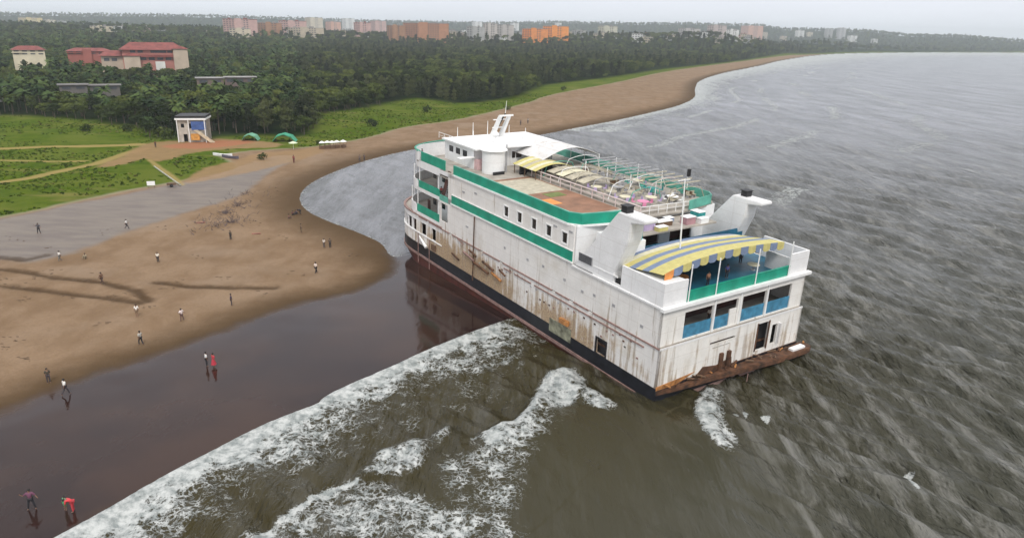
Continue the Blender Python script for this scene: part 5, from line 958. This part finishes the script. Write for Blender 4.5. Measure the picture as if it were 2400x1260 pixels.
# ------------------------------------------------------------------ people
def skin_mesh(name, J, Ed, Rr, sub=1, root=0):
    me = bpy.data.meshes.new(name); me.from_pydata(J, Ed, []); o = bpy.data.objects.new(name, me); COL.objects.link(o)
    sk = o.modifiers.new('s', 'SKIN'); sv = me.skin_vertices[0].data
    for i, r in enumerate(Rr): sv[i].radius = (r, r) if not isinstance(r, tuple) else r; sv[i].use_root = (i == root)
    ss_ = o.modifiers.new('u', 'SUBSURF'); ss_.levels = sub; ss_.render_levels = sub
    dg = bpy.context.evaluated_depsgraph_get(); dg.update(); m2 = bpy.data.meshes.new_from_object(o.evaluated_get(dg)); m2.name = name
    bpy.data.objects.remove(o); m2.polygons.foreach_set('use_smooth', [True]*len(m2.polygons)); return m2
def pose(kind):
    # returns joint dictionary (metres), facing -Y
    P = dict(pel=(0,0,.93), sp=(0,0,1.12), ch=(0,0,1.33), ne=(0,0,1.47), he=(0,-.02,1.60), to=(0,-.01,1.70), hl=(-.10,0,.90), kl=(-.11,-.02,.49), al=(-.11,.02,.08), tl=(-.12,-.14,.04), hr=(.10,0,.90), kr=(.11,-.02,.49), ar=(.11,.02,.08), tr=(.12,-.14,.04), sl=(-.18,0,1.40), el=(-.24,.02,1.12), wl=(-.25,-.06,.88), fl=(-.25,-.09,.78), sr=(.18,0,1.40), er=(.24,.02,1.12), wr=(.25,-.06,.88), fr=(.25,-.09,.78))
    if kind == 'walk': P.update(kl=(-.10,-.20,.52), al=(-.10,-.30,.10), tl=(-.10,-.44,.07), kr=(.10,.08,.48), ar=(.10,.36,.16), tr=(.10,.24,.05), el=(-.24,.14,1.14), wl=(-.24,.20,.92), fl=(-.24,.18,.82), er=(.24,-.12,1.14), wr=(.22,-.26,.96), fr=(.21,-.32,.88))
    if kind == 'walk2': P.update(kr=(.10,-.16,.52), ar=(.10,-.20,.10), tr=(.10,-.34,.05), kl=(-.10,.06,.48), al=(-.10,.24,.12), tl=(-.10,.12,.04), er=(.26,.10,1.14), wr=(.24,.14,.92), fr=(.24,.12,.82), el=(-.26,-.05,1.15), wl=(-.18,-.22,1.10), fl=(-.12,-.28,1.12))
    if kind == 'wide': P.update(kl=(-.18,-.03,.49), al=(-.24,.0,.08), tl=(-.28,-.13,.04), kr=(.18,-.03,.49), ar=(.24,.0,.08), tr=(.28,-.13,.04), el=(-.40,-.02,1.20), wl=(-.55,-.08,1.34), fl=(-.60,-.10,1.44), er=(.36,0,1.14), wr=(.48,-.08,1.0), fr=(.53,-.10,.92))
    if kind == 'sit':
        P = {k: (x, y, z-.78) for k, (x, y, z) in P.items()}; P.update(kl=(-.15,-.36,.50), al=(-.13,-.50,.08), tl=(-.13,-.64,.04), kr=(.15,-.36,.50), ar=(.13,-.50,.08), tr=(.13,-.64,.04), wl=(-.16,-.34,.40), fl=(-.12,-.42,.44), wr=(.16,-.34,.40), fr=(.12,-.42,.44))
    if kind == 'bend': P.update(sp=(0,-.12,1.06), ch=(0,-.32,1.14), ne=(0,-.46,1.16), he=(0,-.58,1.12), to=(0,-.67,1.08), sl=(-.17,-.38,1.12), sr=(.17,-.38,1.12), el=(-.2,-.44,.84), wl=(-.14,-.52,.60), fl=(-.10,-.55,.52), er=(.2,-.44,.84), wr=(.14,-.52,.60), fr=(.10,-.55,.52))
    return P
BR = dict(pel=.125, sp=.115, ch=(.15,.11), ne=.052, he=.095, to=.075, hl=.085, kl=.058, al=.04, tl=.035, hr=.085, kr=.058, ar=.04, tr=.035, sl=.058, el=.04, wl=.028, fl=.035, sr=.058, er=.04, wr=.028, fr=.035)
EDG = [('pel','sp'),('sp','ch'),('ch','ne'),('ne','he'),('he','to'),('pel','hl'),('hl','kl'),('kl','al'),('al','tl'),('pel','hr'),('hr','kr'),('kr','ar'),('ar','tr'),('ch','sl'),('sl','el'),('el','wl'),('wl','fl'),('ch','sr'),('sr','er'),('er','wr'),('wr','fr')]
def sub_skin(P, names, grow, kind, nm):
    ed = [(a, b) for a, b in EDG if a in names and b in names]; idx = {n: i for i, n in enumerate(names)}
    J = [P[n] for n in names]; R_ = []
    for n in names:
        r = BR[n]; r = r if isinstance(r, tuple) else (r, r); g_ = grow.get(n, .018) if isinstance(grow, dict) else grow; R_.append((r[0]+g_, r[1]+g_))
    return skin_mesh(nm, J, [(idx[a], idx[b]) for a, b in ed], R_)
PM = {}
for kd in ('stand', 'walk', 'walk2', 'wide', 'sit', 'bend'):
    P = pose(kd); d = {}
    J = {**P, 'no': tuple(np.array(P['he'])+np.array((0, -.10, 0))), 'thl': tuple(np.array(P['fl'])+np.array((.03, -.03, .05))), 'thr': tuple(np.array(P['fr'])+np.array((-.03, -.03, .05)))}
    BR.update(no=.028, thl=.014, thr=.014); EDG += [('he', 'no'), ('wl', 'thl'), ('wr', 'thr')]
    P = J; d['body'] = sub_skin(P, list(P), 0, kd, 'body'); EDG = EDG[:-3]
    d['shirt'] = sub_skin(P, ['pel','sp','ch','sl','el','sr','er'], {'pel': .02, 'sp': .028, 'ch': .028, 'sl': .028, 'sr': .028, 'el': .024, 'er': .024}, kd, 'shirt')
    d['trousers'] = sub_skin(P, ['pel','hl','kl','al','hr','kr','ar'], .02, kd, 'trousers'); d['shorts'] = sub_skin(P, ['pel','hl','kl','hr','kr'], .026, kd, 'shorts')
    hm = bpy.data.meshes.new('hair'); bm = bmesh.new(); bmesh.ops.create_icosphere(bm, subdivisions=2, radius=.115)
    for v in bm.verts: v.co = Vector((v.co.x*.95, v.co.y*1.0+.025, v.co.z*.95+.03))+Vector(P['he'])
    bm.to_mesh(hm); bm.free(); d['hair'] = hm
    if kd != 'sit' and kd != 'bend':
        mb = MB(); z0, z1 = .35, 1.0; mb.tube((0, 0, z0), (0, 0, z1), .30 if kd != 'wide' else .36, .15, 12); dm = bpy.data.meshes.new('skirt'); dm.from_pydata(mb.v, [], mb.f); d['skirt'] = dm
    PM[kd] = d
mcache = {}
def cm(c, nm):
    k = (nm, c)
    if k not in mcache: mcache[k] = mat(nm, c, .8, .12, 4)
    return mcache[k]
SKIN, HAIR = (.20, .11, .07), (.012, .010, .009)
def person(px, py, kd, shirt, low, lowc, label, face=0, s=1.0, hair=HAIR, skin=SKIN, loc=None, mw=None):
    p = on_ground(px, py) if loc is None else loc
    t = empty('person', label, 'person', mat=mw) if mw is not None else empty('person', label, 'person', loc=p, rz=face)
    if mw is None: t.scale = (s*1.06, s*1.06, s*1.06)
    else: t.matrix_world = mw @ Matrix.Rotation(face, 4, 'Z')
    parts = [('body', skin, 'skin'), ('shirt', shirt, 'cloth'), (low, lowc, 'cloth'), ('hair', hair, 'hair')]
    for nm, c, mn in parts:
        if nm not in PM[kd]: nm = 'trousers'
        me = PM[kd][nm]; 
        if not me.materials: me.materials.append(cm((.5, .5, .5), 'cloth'))
        o = bpy.data.objects.new(nm, me); COL.objects.link(o); o.parent = t; o.material_slots[0].link = 'OBJECT'; o.material_slots[0].material = cm(c, mn)
    return t
W_, K_, D_, R_ = (.72, .70, .66), (.02, .02, .024), (.055, .045, .05), (.48, .035, .055)
person(155, 925, 'walk', W_, 'trousers', D_, 'person in a white shirt at the edge of the wet sand, nearest the lower left', 2.6, 1.06)
person(115, 897, 'stand', (.06, .05, .035), 'trousers', D_, 'person in dark clothes just behind the white-shirted walker at lower left', .8, 1.0)
person(485, 858, 'stand', (.68, .68, .66), 'trousers', K_, 'person in white shirt and black trousers on wet sand beside the red dress', 2.2, 1.02)
person(502, 860, 'stand', R_, 'skirt', (.40, .03, .05), 'person in a red dress standing on the wet sand beside a white-shirted person', 2.5, 1.0)
person(76, 1192, 'wide', (.14, .05, .09), 'trousers', K_, 'person in dark wine clothes with arms out on wet sand at the bottom left', .3, 1.05)
person(155, 1194, 'stand', (.10, .46, .26), 'shorts', (.02, .25, .10), 'small child in green beside the red-dressed person at the bottom left', -.4, .74)
person(173, 1198, 'bend', (.58, .05, .06), 'trousers', (.45, .04, .05), 'person in bright red bending toward the child at the bottom left', -1.3, 1.0)
person(331, 808, 'walk2', (.40, .38, .34), 'trousers', K_, 'person in grey shirt and black trousers walking near the wet sand edge', -2.0, 1.05)
person(322, 742, 'stand', W_, 'shorts', (.20, .14, .09), 'person in a white shirt just below the dark ruts in the sand', .2)
person(427, 752, 'wide', (.70, .60, .58), 'trousers', (.12, .07, .06), 'person in a pale pink shirt between the ruts and the wet sand', 1.2)
person(543, 716, 'stand', (.05, .035, .07), 'trousers', D_, 'person in dark violet clothes alone near the middle of the wet sand edge', 2)
person(240, 667, 'walk', (.14, .075, .045), 'trousers', (.07, .04, .03), 'person in brown clothes standing at the upper rut', 1.5, 1.1)
person(371, 615, 'stand', (.76, .72, .62), 'trousers', K_, 'person in a cream shirt and black trousers in the middle of the dry sand', 0)
person(141, 612, 'walk2', W_, 'trousers', (.14, .14, .13), 'person in a white shirt at the lower bank of the grey mud', -.7)
person(298, 537, 'walk', (.70, .70, .68), 'trousers', D_, 'person in a white shirt crossing the grey mud flat', 1.9, 1.1)
person(92, 547, 'wide', (.05, .05, .06), 'trousers', K_, 'person in black with arms spread on the left of the mud flat', 0, 1.1)
person(541, 562, 'stand', (.05, .05, .04), 'trousers', K_, 'person in dark clothes below the brushwood heap', 1)
person(741, 641, 'walk2', (.72, .62, .55), 'trousers', K_, 'person in a pale shirt and black trousers near the tip of the sand spit', 2.4, 1.1)
person(760, 581, 'stand', (.66, .62, .56), 'trousers', (.10, .08, .07), 'person in a pale shirt, left one of the pair by the bay', -.5)
person(774, 581, 'stand', (.07, .06, .05), 'trousers', K_, 'person in dark clothes, right one of the pair by the bay', .5)
person(686, 504, 'sit', (.10, .03, .04), 'trousers', K_, 'person in dark red sitting where the bay meets the sand', 1.4)
person(694, 502, 'sit', (.05, .04, .06), 'trousers', K_, 'person in dark clothes sitting in the middle of the group at the bay edge', .9)
person(704, 503, 'bend', (.03, .03, .04), 'trousers', K_, 'person in black bending over the sitters at the bay edge', -.9)
person(677, 512, 'sit', (.22, .11, .08), 'trousers', (.10, .06, .05), 'person in brown sitting at the left of the group at the bay edge', 2)
person(706, 545, 'stand', (.16, .12, .08), 'trousers', (.12, .09, .06), 'person in khaki walking below the group at the bay edge', 2)
person(689, 382, 'stand', (.26, .06, .06), 'trousers', (.12, .03, .03), 'person in dark red at the top of the beach under the parasol area', 1, 1.3)
person(365, 346, 'stand', (.10, .035, .02), 'trousers', K_, 'person in dark rust clothes on the path left of the beach hut', 0, 1.2)
person(843, 380, 'stand', (.14, .11, .09), 'trousers', D_, 'person on the shore behind the bay, left one of two', 0, 1.2)
person(854, 379, 'stand', (.10, .08, .08), 'trousers', D_, 'person on the shore behind the bay, right one of two', 1, 1.2)
person(1220, 294, 'stand', (.12, .10, .10), 'trousers', D_, 'distant person on the beach beyond the ship mast, left one', 0, 1.3)
person(1237, 290, 'stand', (.3, .28, .26), 'trousers', D_, 'distant person on the beach beyond the ship mast, right one', 0, 1.3)
person(200, 606, 'sit', (.30, .26, .18), 'trousers', (.2, .16, .1), 'person in khaki sitting on the sand right of the white-shirted one', 0)
for x, u_, w_, c, lab in ((.7, 56.2, 14.2, (.05, .05, .08), 'person in dark clothes at the forward rail of the top deck of the ship'), (1.0, 50.2, 9.26, (.35, .05, .06), 'person in red on the middle forward balcony of the ship'), (4.6, 2.2, 9.28, (.04, .04, .06), 'person in black under the stern canopy near the port side'), (9.4, 2.4, 9.28, (.28, .14, .08), 'person in brown under the stern canopy at mid rail'), (13.4, 3.1, 9.28, (.10, .10, .30), 'person in blue under the stern canopy toward starboard'), (18.8, 5.6, 9.28, (.03, .03, .03), 'person in black leaning at the starboard end under the stern canopy'), (10.2, 2.2, 4.76, (.55, .48, .40), 'person in beige in the lower stern gallery')):
    person(0, 0, 'stand', c, 'trousers', K_, lab, rng.uniform(-1, 1), mw=SM @ Matrix.Translation((x, u_, w_)), loc=Vector((0, 0, 0)))
# ------------------------------------------------------------------ hazy air
hb_ = MB().box((-7000, -300, -6), (7000, 7200, 150)).build('haze', mat('haze_tmp', (1, 1, 1)))
hm_ = bpy.data.materials.new('haze'); hm_.use_nodes = True; hn = hm_.node_tree.nodes; hn.clear(); ho = hn.new('ShaderNodeOutputMaterial'); pv = hn.new('ShaderNodeVolumePrincipled')
pv.inputs['Color'].default_value = (.90, .97, 1, 1); pv.inputs['Density'].default_value = 1.4e-4; pv.inputs['Anisotropy'].default_value = .2; hm_.node_tree.links.new(pv.outputs[0], ho.inputs['Volume'])
hb_.data.materials.clear(); hb_.data.materials.append(hm_); tag(hb_, 'thin pale sea haze over the whole coast', 'haze', kind='stuff')
